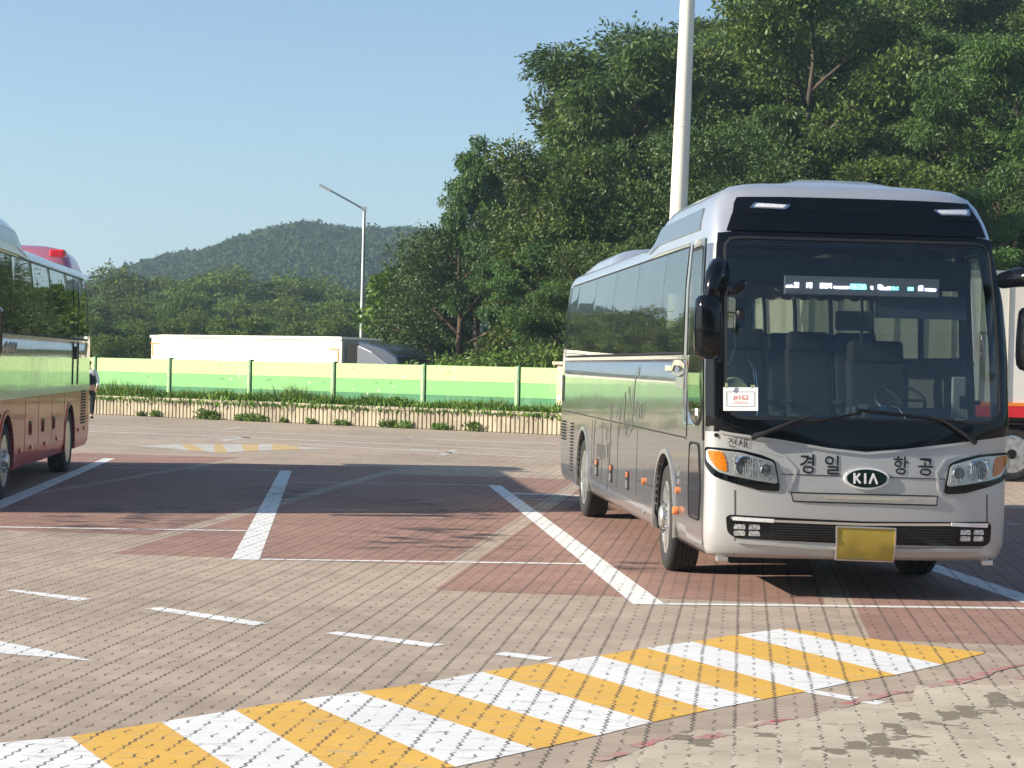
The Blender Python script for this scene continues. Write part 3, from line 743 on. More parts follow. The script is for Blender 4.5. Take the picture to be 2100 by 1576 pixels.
def common(root, mats, cfg):
    build_shell(root, mats)
    zs = CFG['zs']
    for k, yc in enumerate(YW):
        for sg in (-1, 1):
            build_wheel(root, yc, sg, k == 1, steer=cfg.get('steer', 0) if k == 0 else 0)
            # arch lip and dark liner
            bm = bmesh.new(); n = 28; prof = []
            for i in range(n+1):
                t = math.pi*i/n; c_, s_ = math.cos(t), math.sin(t)
                y1, z1 = yc-RA*c_, .5+RA*s_; y2, z2 = yc-(RA+.045)*c_, .5+(RA+.045)*s_
                prof.append((y1, z1, y2, z2))
            prof = [(yc-RA, .36, yc-RA-.045, .36)]+prof+[(yc+RA, .36, yc+RA+.045, .36)]
            rows = [[bm.verts.new((sg*x, y, z)) for x, y, z in ((1.24, a, b_), (1.30, a, b_), (1.297, c_, d), (1.28, c_, d))] for a, b_, c_, d in prof]
            for A, B in zip(rows, rows[1:]):
                for q in range(3): bm.faces.new((A[q], A[q+1], B[q+1], B[q]))
            fin('wheel_arch', bm, mats[0] if not cfg.get('lip') else cfg['lip'], root, smooth=40)
            bm = bmesh.new(); rows = [[bm.verts.new((sg*x, y, z)) for x in (1.25, .72)] for y, z, _, _ in prof]
            for A, B in zip(rows, rows[1:]): bm.faces.new((A[0], A[1], B[1], B[0]))
            bm.faces.new([r_[1] for r_ in rows]); fin('wheel_housing', bm, M['dark_void'], root)
    # underbody, floor, ceiling trim
    bm = bmesh.new(); bbox(bm, (0, 5.7, .80), (2.30, 10.6, .5)); 
    for (a, b_) in ((.3, 1.62), (2.98, 8.07), (9.43, 11.3)): bbox(bm, (0, (a+b_)/2, .47), (2.2, b_-a, .20))
    bbox(bm, (0, 2.3, .5), (1.9, .16, .16)); bbox(bm, (0, 8.75, .5), (1.9, .22, .22))
    fin('underbody', bm, M['dark_void'], root)
    bm = bmesh.new(); bbox(bm, (0, 6.1, 1.12), (2.46, 10.0, .1)); fin('floor', bm, M['interior_trim'], root)
    y = 2.7
    while y < 10.4:
        for x in (-.93, -.43, .43, .93): seat_parts(root, x, y, .99) if (x < 0 or y > 3.3) else None
        y += .86
    # side glazing
    J = [1.385, 2.70, 4.48, 6.25, 8.05, 9.83, 10.93]
    for sg, sf in ((-1, SL), (1, SR)):
        for a, b_ in zip(J, J[1:]):
            patch('window', rp([(a+.005, 2.045), (b_-.005, 2.045), (b_-.005, 2.985), (a+.005, 2.985)], .01, 1), sf, .010, .008, M['side_glass'], root, step=.3)
        for a in J:
            patch('window_pillar', [(a-.045, 2.05), (a+.045, 2.05), (a+.045, 2.98), (a-.045, 2.98)], sf, -.004, .03, M['black_plastic'], root, step=.3)
        # curtains gathered behind pillars
        strip('window_seal', polyl([(1.375, 2.04), (10.94, 2.04), (10.94, 2.99), (1.375, 2.99), (1.375, 2.05)], .3), .018, sf, .012, .02, M['rubber_seal'], root)
        strip('waist_trim', line_pts((1.1, 2.0), (11.2, 2.0), .3), .035, sf, .012, .02, mats[1], root)
        patch('rear_quarter_glass', rp([(10.96, 2.05), (11.28, 2.05), (11.28, 2.98), (10.96, 2.98)], .02, 2), sf, .008, .01, M['black_gloss'], root, step=.2)
    for sf, pts in ((SL, [(.38, 1.52), (.62, 1.42), (.92, 1.50), (1.06, 1.70), (1.06, 2.93), (.38, 2.93)]), (SR, [(.38, 1.50), (1.08, 1.50), (1.08, 2.93), (.38, 2.93)])):
        patch('door_glass', rp(pts, [.05, .12, .12, .1, .04, .04][:len(pts)], 4), sf, .012, .01, M['door_glass'], root, step=.15)
        if cfg.get('doorframe'): strip('door_glass_rim', rp(pts, [.05, .12, .12, .1, .04, .04][:len(pts)], 4), .05, sf, .009, .03, M['rubber_seal'], root, closed=True)
    patch('rear_window', rp([(-1.13, 2.0), (1.13, 2.0), (1.13, 3.0), (-1.13, 3.0)], .08), BK, .012, .012, M['side_glass'], root, step=.2)
    # windscreen
    gl = rp([(-1.16, 1.50), (1.20, 1.50), (1.175, 3.02), (-1.135, 3.02)], [.16, .16, .11, .11], 6)
    gl = [(x, z-.045*(1-(x/1.2)**2) if z < 2 else z) for x, z in dens(gl, .06)]
    patch('windscreen', gl, FR, .012, .008, M['windscreen_glass'], root, step=.11)
    N_ = 140
    V_ = [(-1.280, 1.412), (-1.10, 1.378), (-.70, 1.328), (-.29, 1.266), (.02, 1.238), (.33, 1.267), (.75, 1.322), (1.10, 1.37), (1.28, 1.40)]
    outer = V_+[(1.283, 1.75), (1.28, 2.0), (1.25, 2.5), (1.20, 2.9), (1.19, 3.062)]+[(-1.15, 3.062), (-1.175, 2.9), (-1.25, 2.5), (-1.28, 2.0), (-1.283, 1.75)]
    gl2 = rp([(-1.15, 1.51), (1.19, 1.51), (1.165, 3.01), (-1.125, 3.01)], [.16, .16, .11, .11], 6)
    gl2 = [(x, z-.045*(1-(x/1.2)**2) if z < 2 else z) for x, z in gl2]
    def polar(poly, n):
        res = []; c0 = Vector((0.02, 2.2)); pl = [Vector(p) for p in poly]
        for k in range(n):
            t = 2*math.pi*k/n; d = Vector((math.cos(t), math.sin(t)*1.0)); best = None
            for i in range(len(pl)):
                a = pl[i]-c0; e = pl[(i+1) % len(pl)]-pl[i]; den = d.x*e.y-d.y*e.x
                if abs(den) < 1e-9: continue
                s_ = (a.x*e.y-a.y*e.x)/den; u_ = (a.x*d.y-a.y*d.x)/den
                if s_ > 0 and -1e-6 <= u_ <= 1+1e-6: best = s_ if best is None else min(best, s_)
            res.append(tuple(c0+d*best))
        return res
    ring('windscreen_surround', polar(outer, N_), polar(gl2, N_), FRq, .014, .016, M['black_gloss'], root, k=5)
    strip('windscreen_gasket', polar(gl2, N_), .022, FR, .021, .018, cfg.get('gasket', M['black_plastic']), root, closed=True)
    patch('upper_fascia', [(-1.10, 3.075)]+[(x, 3.075) for x in (-.6, 0, .6)]+[(1.15, 3.075), (1.12, 3.2), (1.05, 3.372), (.6, 3.378), (0, 3.38), (-.6, 3.378), (-.96, 3.372), (-1.05, 3.2)], FRq, .012, .014, M['black_gloss'], root, step=.1)
    # dashboard and driver's place
    bm = bmesh.new(); bbox(bm, (0, .75, 1.28), (2.3, .62, .42)); bbox(bm, (.62, .85, 1.52), (.75, .35, .16)); o = fin('dashboard', bm, M['interior_trim'], root, bevel=.05)
    bm = bmesh.new()
    ce = Vector((.62, 1.12, 1.66)); q = Matrix.Rotation(R(35), 3, 'X')
    btube(bm, [ce+q @ Vector((.22*math.cos(2*math.pi*k/24), .22*math.sin(2*math.pi*k/24), 0)) for k in range(25)], .016, 8, cap=False)
    btube(bm, [ce, ce+Vector((0, -.25, -.2))], .03, 8)
    for k in (0, 2.09, 4.19): btube(bm, [ce, ce+q @ Vector((.21*math.cos(k), .21*math.sin(k), 0))], .014, 6)
    fin('steering_wheel', bm, M['black_plastic'], root, smooth=40)
    o = bpy.data.objects.new('driver_seat', SEAT[0]); COL.objects.link(o); o.parent = root; o.location = (.62, 1.6, .88); o.scale = (1.2, 1.1, 1.0)
# ---------------------------------------------------------------- the silver coach
CFG['zs'] = 1.0
bus = empty('coach', (2.925, 16.15, 0), R(4.75))
tag(bus, 'large silver coach parked facing the camera with a black windscreen surround and oval badge', 'bus')
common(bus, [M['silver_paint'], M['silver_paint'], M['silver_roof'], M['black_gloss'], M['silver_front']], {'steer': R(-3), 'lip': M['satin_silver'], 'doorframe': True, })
B_ = bus
# corner of the raised roof, side band, roof unit
patch('roof_side_panel', rp([(.75, 3.12), (4.05, 3.12), (3.6, 3.30), (.75, 3.32)], .03), SL, .010, .012, M['dark_silver'], B_, step=.12)
patch('roof_side_panel', rp([(.75, 3.12), (4.05, 3.12), (3.6, 3.30), (.75, 3.32)], .03), SR, .010, .012, M['dark_silver'], B_, step=.12)
def roof_unit(root, y0, y1, z0, z1, w0, w1, mat, name='roof_air_unit', lip=.3):
    bm = bmesh.new(); ys = [(y0, 0.), (y0+lip*.35, .45), (y0+lip, .9), (y0+lip*1.6, 1.), (y1-lip*1.6, 1.), (y1-lip, .92), (y1-lip*.3, .5), (y1, 0.)]
    rings = []
    for y, h in ys:
        zt = z0+(z1-z0)*h; w = w0+(w1-w0)*h; r_ = []
        for k in range(13):
            t = math.pi*k/12; cx, sz = math.cos(t), math.sin(t); r_.append(bm.verts.new((w*math.copysign(abs(cx)**.45, cx), y, z0-.05+(zt-z0+.05)*sz**.5)))
        rings.append(r_)
    for A, B in zip(rings, rings[1:]):
        for k in range(12): bm.faces.new((A[k], A[k+1], B[k+1], B[k]))
    return fin(name, bm, mat, root, smooth=45)
roof_unit(B_, 4.4, 7.0, 3.17, 3.29, 1.0, .85, M['dark_silver'])
roof_unit(B_, 7.75, 10.7, 3.14, 3.40, 1.16, 1.02, M['silver_roof'], 'roof_rear_unit', .42)
# front details
hl = rp([(-1.280, 1.252), (-1.20, 1.249), (-1.01, 1.234), (-.85, 1.197), (-.735, 1.155), (-.690, .898), (-.87, .908), (-1.09, .965), (-1.235, 1.01), (-1.280, 1.10)], [.02, .01, .01, .01, .04, .04, .01, .02, .05, .03], 3)
def lamp_cluster(mir, B_=None):
    B_ = B_ or bus
    m = (lambda pts: [(-x, z) for x, z in pts][::-1]) if mir else (lambda pts: pts)
    def q(pts, r=.02): return m(rp(pts, r, 3))
    h = patch('headlight', m(hl), FRq, .012, .03, M['black_gloss'], B_, step=.05)
    patch('lamp_chrome', q([(-1.272, 1.235), (-1.02, 1.213), (-.745, 1.139), (-.712, .962), (-.89, .986), (-1.10, 1.02), (-1.20, 1.05), (-1.268, 1.14)], .03), FRq, .018, .008, M['lamp_silver'], h, step=.05)
    patch('indicator_lens', q([(-1.258, 1.225), (-1.155, 1.215), (-1.125, 1.13), (-1.12, 1.045), (-1.19, 1.07), (-1.245, 1.14)], .02), FRq, .026, .01, M['amber_lens'], h, step=.04)
    for (pl) in ([(-1.085, 1.205), (-.905, 1.178), (-.885, 1.10), (-.90, 1.005), (-1.05, 1.025), (-1.085, 1.09)], [(-.875, 1.165), (-.76, 1.13), (-.735, .985), (-.865, 1.0)]):
        patch('lamp_reflector', q(pl, .03), FRq, .022, .006, M['lamp_reflector'], h, step=.04)
    for (cx, cz, r_) in ((-.985, 1.10, .075), (-.81, 1.07, .045)):
        if mir: cx = -cx
        p0 = P(FR, cx, cz, .024); bm = bmesh.new()
        blathe(bm, [(r_*1.08, -.004), (r_, .0), (r_*.86, .03), (r_*.5, .055), (r_*.22, .06), (r_*.20, .01), (r_*.14, 0), (0, -.002)], 28, axis='y', c=p0)
        for v in bm.verts: v.co.y = 2*p0.y - v.co.y if False else v.co.y - .0
        fin('lamp_bowl', bm, M['lamp_bowl'], h, smooth=40)
        bm = bmesh.new(); blathe(bm, [(r_*1.14, -.006), (r_*1.0, -.012), (r_*.96, -.004)], 28, axis='y', c=p0, closed=True); fin('lamp_ring', bm, M['chrome'], h, smooth=40)
    # fluting of the reflectors
    bm = bmesh.new()
    for k in range(9):
        x = -1.065+k*.018+(.0); 
        if mir: x = -x
        a = P(FR, x, 1.175-.002*k, .026); c_ = P(FR, x, 1.03-.001*k, .026); btube(bm, [a, c_], .0035, 5)
    fin('lamp_fluting', bm, M['lamp_white'], h)
    patch('headlight_cover', q([(-1.274, 1.240), (-1.02, 1.218), (-.738, 1.142), (-.706, .957), (-.89, .981), (-1.10, 1.015), (-1.20, 1.045), (-1.272, 1.135)], .03), FRq, .042, .003, M['clear_lens'], h, step=.06)
lamp_cluster(False); lamp_cluster(True)
# bonnet panel lines
for pts in ([(-.685, 1.043), (-.19, 1.038)], [(.225, 1.034), (.70, 1.026)]): strip('panel_gap', line_pts(*pts), .006, FR, .0035, .01, M['rubber_seal'], B_)
for x in (-1.06, 1.08): strip('panel_gap', line_pts((x, .90), (x+.015, .36)), .007, FR, .0035, .01, M['rubber_seal'], B_)
# pressed wings beside the bonnet
strip('bonnet_edge', polyl([(-.64, .90), (-.60, .93), (-.56, 1.08), (-.66, 1.19), (-.9, 1.25)], .05), .02, FR, .006, .01, M['silver_front'], B_)
strip('bonnet_edge', polyl([(.68, .90), (.65, .93), (.63, 1.08), (.71, 1.19), (.9, 1.25)], .05), .02, FR, .006, .01, M['silver_front'], B_)
strip('front_lip', polyl([(-1.19, 1.383), (-1.10, 1.366), (-.70, 1.316), (-.29, 1.254), (.02, 1.226), (.33, 1.255), (.75, 1.310), (1.10, 1.358), (1.19, 1.372)], .1), .022, FRq, .016, .02, M['silver_front'], B_)
# badge
def ell(cx, cz, a, c_, n=40): return [(cx+a*math.cos(2*math.pi*k/n), cz+c_*math.sin(2*math.pi*k/n)) for k in range(n)]
bd = patch('badge', ell(.027, 1.02, .190, .090), FR, .020, .022, M['badge_silver'], B_, step=.05)
patch('badge_field', ell(.027, 1.02, .170, .074), FR, .024, .006, M['badge_green'], bd, step=.05)
def glyph(parts, x0):
    bm = bmesh.new()
    for (a, c_, w) in parts:
        a = Vector((x0+a[0], a[1])); c_ = Vector((x0+c_[0], c_[1])); d = (c_-a).normalized(); n_ = Vector((-d.y, d.x))*w/2
        pts = [a-n_, c_-n_, c_+n_, a+n_]; f = [bm.verts.new(P(FR, p.x, 1.02+p.y, .030)) for p in pts]; g = [bm.verts.new(P(FR, p.x, 1.02+p.y, .023)) for p in pts]
        bm.faces.new(f); bm.faces.new(g[::-1])
        for k in range(4): bm.faces.new((f[k], f[(k+1) % 4], g[(k+1) % 4], g[k]))
    fin('badge_letter', bm, M['badge_silver'], bd)
glyph([((0, -.042), (0, .042), .017), ((.006, -.006), (.045, .038), .017), ((.010, .004), (.05, -.038), .017)], -.078)
glyph([((0, -.042), (0, .042), .017)], .012)
glyph([((0, -.042), (.034, .040), .017), ((.028, .040), (.066, -.042), .017)], .048)
# characters
tx = M['ink_black']
for body, x0, x1, z0, z1 in (('경', -.531, -.41, 1.052, 1.212), ('일', -.322, -.20, 1.048, 1.205), ('항', .258, .382, 1.058, 1.208), ('공', .468, .597, 1.052, 1.196)):
    lettering('lettering', body, FR, x0, x1, z0, z1, .0045, tx, B_, bold=.012)
lettering('lettering', '전세', FR, -1.122, -.965, 1.258, 1.334, .009, tx, B_, bold=.0, rot=-.05)
bm = bmesh.new(); p0 = P(FR, -1.215, 1.352, .004); blathe(bm, [(.018, .0), (.018, -.012), (0, -.014)], 14, axis='y', c=p0); fin('washer_nozzle', bm, M['black_plastic'], B_)
# chrome bar below the badge
tr = patch('grille_trim', rp([(-.590, .886), (-.50, .884), (.54, .876), (.628, .876), (.622, .815), (.50, .816), (-.48, .826), (-.572, .830)], .012, 2), FR, .014, .016, M['satin_silver'], B_, step=.06)
strip('grille_trim_shadow', polyl([(-.60, .893), (-.50, .892), (.55, .884), (.638, .883), (.632, .806), (.50, .808), (-.48, .818), (-.582, .822), (-.60, .893)], .08), .010, FR, .004, .01, M['rubber_seal'], tr)
patch('grille_trim_insert', [(-.36, .872), (.40, .864), (.36, .842), (-.32, .848)], FR, .021, .008, M['chrome'], tr, step=.08)
# lower grille
sl_ = rp([(-1.125, .680), (-1.09, .697), (0.01, .664), (1.10, .672), (1.125, .64), (1.118, .500), (1.07, .466), (.015, .474), (-1.04, .504), (-1.112, .545)], [.03, .02, .0, .02, .03, .04, .03, 0, .03, .04], 3)
gr = patch('bumper_grille', sl_, FR, .006, .03, M['black_gloss'], B_, step=.06)
for k in range(6):
    z = .502+k*.021; strip('grille_bar', line_pts((-.76, z+.012), (.80, z-.006), .1), .008, FR, .016, .014, M['black_plastic'], gr)
strip('grille_chrome', polyl([(-1.085, .672), (-.72, .655), (.0, .640), (.76, .648), (1.09, .652)], .1), .020, FR, .018, .014, M['chrome'], gr)
for x0, x1, z0 in ((-1.07, -.74, .668), (.76, 1.08, .651)):
    strip('running_light', line_pts((x0, z0), (x1, z0-.012), .08), .030, FR, .022, .014, M['lamp_white'], gr)
for cx in (-.955, .945):
    for i in range(2):
        for j in range(2):
            x = cx+(i-.5)*.118; z = .562+(j-.5)*.052+(.012 if cx < 0 else -.004)
            patch('fog_light', rp([(x-.048, z-.02), (x+.048, z-.02), (x+.042, z+.02), (x-.042, z+.02)], .01, 2), FR, .014, .012, M['lamp_reflector'], gr, step=.06)
# bumper shelf under the grille
strip('bumper_shelf', polyl([(-1.03, .478), (-.55, .455), (-.45, .445), (.45, .430), (.6, .437), (1.05, .437)], .1), .028, FR, .014, .016, M['silver_front'], B_)
# number plate
pl = patch('number_plate', rp([(-.224, .622), (.272, .612), (.275, .362), (-.214, .374)], .012, 2), FR, .045, .015, M['plate_yellow'], B_, step=.1)
strip('plate_frame', polyl([(-.224, .622), (.272, .612), (.275, .362), (-.214, .374), (-.224, .622)], .1), .012, FR, .052, .022, M['satin_silver'], pl)
# upper marker lamps
for sgn, pts in ((1, [(-.89, 3.268), (-.845, 3.318), (-.54, 3.305), (-.585, 3.262)]), (1, [(.70, 3.298), (1.045, 3.318), (1.035, 3.256), (.76, 3.250)])):
    lm = patch('marker_lamp', rp(pts, .012, 2), FR, .022, .022, M['chrome'], B_, step=.08)
    cx = sum(p[0] for p in pts)/4; cz = sum(p[1] for p in pts)/4
    patch('marker_lens', rp([(cx+(p[0]-cx)*.8, cz+(p[1]-cz)*.62) for p in pts], .01, 2), FR, .028, .01, M['lamp_white'], lm, step=.05)
strip('fascia_crease', polyl([(-.98, 3.225), (-.55, 3.222), (-.45, 3.25), (.55, 3.25), (.68, 3.215), (1.1, 3.21)], .1), .012, FR, .016, .014, M['black_gloss'], B_)
# wipers
def wiper(pts, name='wiper'):
    bm = bmesh.new(); Q = [P(FR, x, z, o) for x, z, o in pts]
    btube(bm, Q, [.024, .018, .014, .010][:len(Q)], 8); a, c_ = pts[1], pts[-1]
    w = fin(name, bm, M['black_plastic'], B_, smooth=40); return w
w1 = wiper([(-.935, 1.338, .05), (-.80, 1.39, .07), (-.60, 1.47, .06), (-.45, 1.52, .05)])
bm = bmesh.new(); btube(bm, [P(FR, -.92+.1*k, 1.365+.0195*k*1.1, .035) for k in range(10)], .011, 6); fin('wiper_blade', bm, M['rubber_seal'], w1)
w2 = wiper([(.945, 1.335, .05), (.86, 1.39, .07), (.70, 1.49, .06), (.60, 1.535, .05)])
bm = bmesh.new(); btube(bm, [P(FR, .86-.1*k, 1.50+.009*k, .035) for k in range(10)], .011, 6); fin('wiper_blade', bm, M['rubber_seal'], w2)
bm = bmesh.new(); bbox(bm, tuple(P(FR, -.12, 1.56, -.03)), (.03, .03, .10)); bbox(bm, tuple(P(FR, -.07, 1.56, -.03)), (.03, .03, .12)); fin('dash_bracket', bm, M['chrome'], B_, bevel=.006)
# things inside the windscreen
ln_ = P(FR, .06, 2.63, -.10); led = bmesh.new(); bbox(led, (.055, ln_.y+.02, 2.625), (1.33, .05, .155)); ledo = fin('destination_display', led, M['led_panel'], B_, bevel=.004)
Wd = 1.33; segs = [(640, 685, 3), (692, 722, 6), (767, 800, 6), (850, 890, 6), (893, 922, 6), (932, 1030, 3), (1036, 1135, 6), (1160, 1180, 4), (1205, 1232, 6), (1238, 1282, 4), (1290, 1312, 4), (1316, 1335, 4), (1390, 1425, 4), (1455, 1487, 6), (1495, 1567, 3)]
bm = bmesh.new(); bm2 = bmesh.new()
for a, c_, h in segs:
    x0 = .055-Wd/2+Wd*(a-637)/948; x1 = .055-Wd/2+Wd*(c_-637)/948; tgt = bm2 if a in (1036, 1290, 1316, 1390) else bm
    x = x0
    while x < x1-.004:
        for q in range(h):
            if rnd.random() < .85: bbox(tgt, (x+.004, ln_.y-.008, 2.605+q*.0075), (.0066, .004, .0062))
        x += .0082
fin('lit_dots', bm, M['led_lit'], ledo); fin('lit_dots', bm2, M['led_teal'], ledo)
bm = bmesh.new(); bbox(bm, (0, .72, 2.75), (2.2, .05, .26)); fin('visor_box', bm, M['interior_trim'], B_, bevel=.02)
bm = bmesh.new(); bbox(bm, (.63, .60, 2.47), (.80, .02, .20)); fin('sun_blind', bm, simple('blind_fabric', (.10, .12, .15), .8), B_)
bm = bmesh.new(); bbox(bm, (.06, .62, 2.34), (.34, .04, .17)); o = fin('interior_mirror', bm, M['interior_trim'], B_, bevel=.03)
bm = bmesh.new(); btube(bm, [(.11, .6, 2.56), (.11, .56, 2.4), (.09, .5, 2.15)], .012, 6); blathe(bm, [(.0, -.02), (.04, -.01), (.04, .02), (0, .03)], 16, axis='y', c=(.10, .50, 2.36)); fin('dash_camera', bm, M['black_plastic'], B_)
# valance across the ceiling behind the screen
bm = bmesh.new(); r0 = []; r1 = []
for k in range(49):
    x = -1.05+k*.0437; yy = 1.35+.02*math.sin(k*1.7); r0.append(bm.verts.new((x, yy, 2.92))); r1.append(bm.verts.new((x, yy, 2.56-.03*abs(math.sin(k*.9)))))
for k in range(48): bm.faces.new((r0[k], r0[k+1], r1[k+1], r1[k]))
fin('curtain_valance', bm, simple('curtain_cloth', (.20, .15, .12), .9), B_, smooth=60)
# entrance grab rail, disc, card
bm = bmesh.new(); btube(bm, [(-.78, .62, 1.30), (-.78, .62, 1.75), (-.80, .66, 1.92), (-.82, .75, 2.0)], .014, 8); btube(bm, [(-1.2, .70, 1.72), (-.78, .62, 1.73)], .009, 6)
btube(bm, [(-1.15, .5, 2.35), (-1.02, .5, 2.35), (-1.0, .5, 2.1), (-1.04, .5, 1.95), (-1.18, .5, 1.94)], .005, 6); fin('grab_rail', bm, M['chrome'], B_, smooth=40)
bm = bmesh.new(); blathe(bm, [(0, 0), (.10, -.004), (.125, -.012), (.135, 0), (.12, .01), (0, .02)], 36, axis='y', c=(-.95, .78, 1.70)); fin('wheel_fan_disc', bm, M['pale_disc'], B_, smooth=40)
c0 = Vector((-1.03, FR(-1.03, 1.655).y-.035, 1.655)); bm = bmesh.new(); q = Matrix.Rotation(R(-8), 3, 'X') @ Matrix.Rotation(R(-9), 3, 'Z'); bbox(bm, c0, (.285, .004, .195), q); card = fin('number_card', bm, M['paper_white'], None); card.location = B_.location; card.rotation_euler = B_.rotation_euler; tag(card, 'white card reading #162 in pale red low on the silver bus windscreen', 'card')
bm = bmesh.new()
for dx, dz, sx, sz in ((0, .06, .23, .003), (0, -.062, .23, .003), (-.115, 0, .003, .122), (.115, 0, .003, .122)): bbox(bm, c0+q @ Vector((dx, -.0035, dz)), (sx, .001, sz), q)
fin('card_border', bm, M['ink_soft'], card)
def flat_text(body, w, h, cen, rot, mat, parent, bold=0.):
    me = textmesh(body, bold); co = np.array([v.co[:] for v in me.vertices]); lo = co.min(0); hi = co.max(0)
    for v in me.vertices:
        a = ((v.co.x-lo[0])/(hi[0]-lo[0])-.5)*w; c_ = ((v.co.y-lo[1])/(hi[1]-lo[1])-.5)*h; v.co = Vector(cen)+rot @ Vector((a, 0, c_))
    me.name = 'lettering'; return link('lettering', me, mat, parent)
flat_text('#162', .125, .045, c0+q @ Vector((0, -.0045, .012)), q, M['ink_red'], card, .01)
flat_text('(성남미유)', .12, .026, c0+q @ Vector((0, -.0045, -.032)), q, M['ink_red'], card, 0)
bm = bmesh.new(); bbox(bm, c0+Vector((-.12, 0, .11)), (.02, .01, .04)); bbox(bm, c0+Vector((.10, 0, .105)), (.03, .01, .03)); fin('card_clip', bm, M['pale_disc'], card)
# driver side clutter
bm = bmesh.new(); bbox(bm, (.30, .52, 1.60), (.05, .04, .04)); fin('blue_clip', bm, M['blue_plastic'], B_, bevel=.006)
bm = bmesh.new(); btube(bm, [(.36, .5, 1.62), (.42, .47, 1.60), (.46, .44, 1.54), (.48, .43, 1.46)], .004, 6); fin('white_cable', bm, M['paper_white'], B_)
bm = bmesh.new(); bbox(bm, (.13, .55, 1.60), (.08, .05, .05)); fin('dash_unit', bm, M['satin_silver'], B_, bevel=.01)
bm = bmesh.new(); bbox(bm, (.99, .62, 1.70), (.13, .03, .36)); fin('pillar_panel', bm, M['interior_pale'], B_, bevel=.03)
bm = bmesh.new(); bbox(bm, (1.02, .50, 1.66), (.12, .015, .11)); btube(bm, [(1.08, .5, 1.66), (1.14, .48, 1.66)], .02, 8); fin('phone', bm, M['black_plastic'], B_, bevel=.005)
# exterior mirrors
def mirror(sg):
    m = (lambda x, y, z: Vector((sg*x, y, z)))
    cx = 1.36 if sg < 0 else 1.335
    bm = bmesh.new(); z0, z1 = (1.98, 2.50) if sg < 0 else (1.94, 2.47)
    secs = [(z0, .40), (z0+.015, .72), (z0+.05, .92), (z0+.12, 1.0), ((z0+z1)/2, 1.02), (z1-.12, .98), (z1-.04, .9), (z1-.01, .7), (z1, .35)]
    rings = []
    for z, k in secs:
        r_ = []
        for i in range(24):
            t = 2*math.pi*i/24; c_, s_ = math.cos(t), math.sin(t)
            x = .115*k*math.copysign(abs(c_)**.75, c_); y = (.13*abs(s_)**.8*k*-1 if s_ > 0 else .05*abs(s_)**.5*k)
            r_.append(bm.verts.new(m(cx+x+.02*(z-2.2), -.16+y, z)))
        rings.append(r_)
    for A, B in zip(rings, rings[1:]):
        for i in range(24): bm.faces.new((A[i], A[(i+1) % 24], B[(i+1) % 24], B[i]))
    bm.faces.new(rings[0]); bm.faces.new(rings[-1])
    h = fin('mirror', bm, M['black_gloss'], B_, smooth=50)
    bm = bmesh.new(); bbox(bm, m(cx, -.105, (z0+z1)/2), (.18, .01, z1-z0-.12)); fin('mirror_glass', bm, M['mirror_glass'], h, bevel=.004)
    # arm: shell falling from the roof corner
    bm = bmesh.new()
    if sg < 0: path = [(1.20, .20, 2.52), (1.22, .05, 2.70), (1.27, -.10, 2.73), (1.32, -.17, 2.66), (1.35, -.17, 2.47)]; rad = [.05, .075, .085, .075, .055]
    else: path = [(1.22, .22, 2.70), (1.27, .0, 2.72), (1.34, -.12, 2.71), (1.375, -.16, 2.62), (1.36, -.16, 2.45)]; rad = [.07, .085, .085, .07, .055]
    btube(bm, [m(*p) for p in path], rad, 12); fin('mirror_arm', bm, M['black_gloss'], h, smooth=60)
    if sg < 0:
        bm = bmesh.new(); c_ = m(1.13, -.20, 2.565); blathe(bm, [(0, -.03), (.05, -.022), (.075, -.004), (.078, .01), (.07, .016), (0, .018)], 24, axis='y', c=(0, 0, 0))
        rr_ = Matrix.Rotation(R(-38), 3, 'Y') @ Matrix.Rotation(R(30), 3, 'X')
        for v in bm.verts: v.co = rr_ @ Vector((v.co.x*1.15, v.co.y, v.co.z*.62)) + c_
        btube(bm, [m(1.28, -.15, 2.60), m(1.18, -.19, 2.60)], .012, 8); fin('round_mirror', bm, M['black_gloss'], h, smooth=50)
        bm = bmesh.new(); c_ = m(1.07, -.05, 2.36); blathe(bm, [(0, -.02), (.035, -.012), (.042, 0), (0, .01)], 20, axis='y', c=(0, 0, 0))
        for v in bm.verts: v.co = Vector((v.co.x*.8, v.co.y, v.co.z*1.25))+c_
        btube(bm, [m(1.20, -.02, 2.37), m(1.08, -.05, 2.36)], .007, 6); fin('round_mirror', bm, M['black_plastic'], h, smooth=50)
        bm = bmesh.new(); bbox(bm, m(1.375, -.10, 2.58), (.05, .06, .14)); fin('mirror_cap', bm, M['black_gloss'], h, bevel=.02)
    else:
        bm = bmesh.new(); btube(bm, [m(1.34, -.05, 2.60), m(1.34, -.07, 2.52)], .014, 8); fin('mirror_camera', bm, M['black_plastic'], h)
mirror(-1); mirror(1)
# door side (left in the picture)
dr = patch('entrance_door', rp([(.30, .42), (1.10, .42), (1.10, 1.40), (.30, 1.40)], .02, 2), SL, .004, .005, M['silver_paint'], B_, step=.15)
patch('door_glass', rp([(.44, .64), (.88, .64), (.93, .85), (.90, 1.24), (.50, 1.24), (.40, .9)], .06, 4), SL, .012, .01, simple('smoked_glass', (.045, .04, .035), .08, coat=1.), dr, step=.1)
strip('door_glass_rim', rp([(.42, .62), (.90, .62), (.95, .85), (.92, 1.26), (.48, 1.26), (.38, .9)], .06, 4), .016, SL, .016, .01, M['rubber_seal'], dr, closed=True)
strip('door_pillar', line_pts((1.20, 2.02), (1.20, 3.0), .1), .13, SL, .014, .014, M['satin_silver'], B_)
strip('door_pillar', line_pts((1.12, 1.3), (1.12, 3.0), .1), .02, SL, .008, .01, M['rubber_seal'], B_)
strip('corner_pillar', line_pts((.30, 1.30), (.30, 3.02), .1), .05, SL, .010, .012, M['black_gloss'], B_)
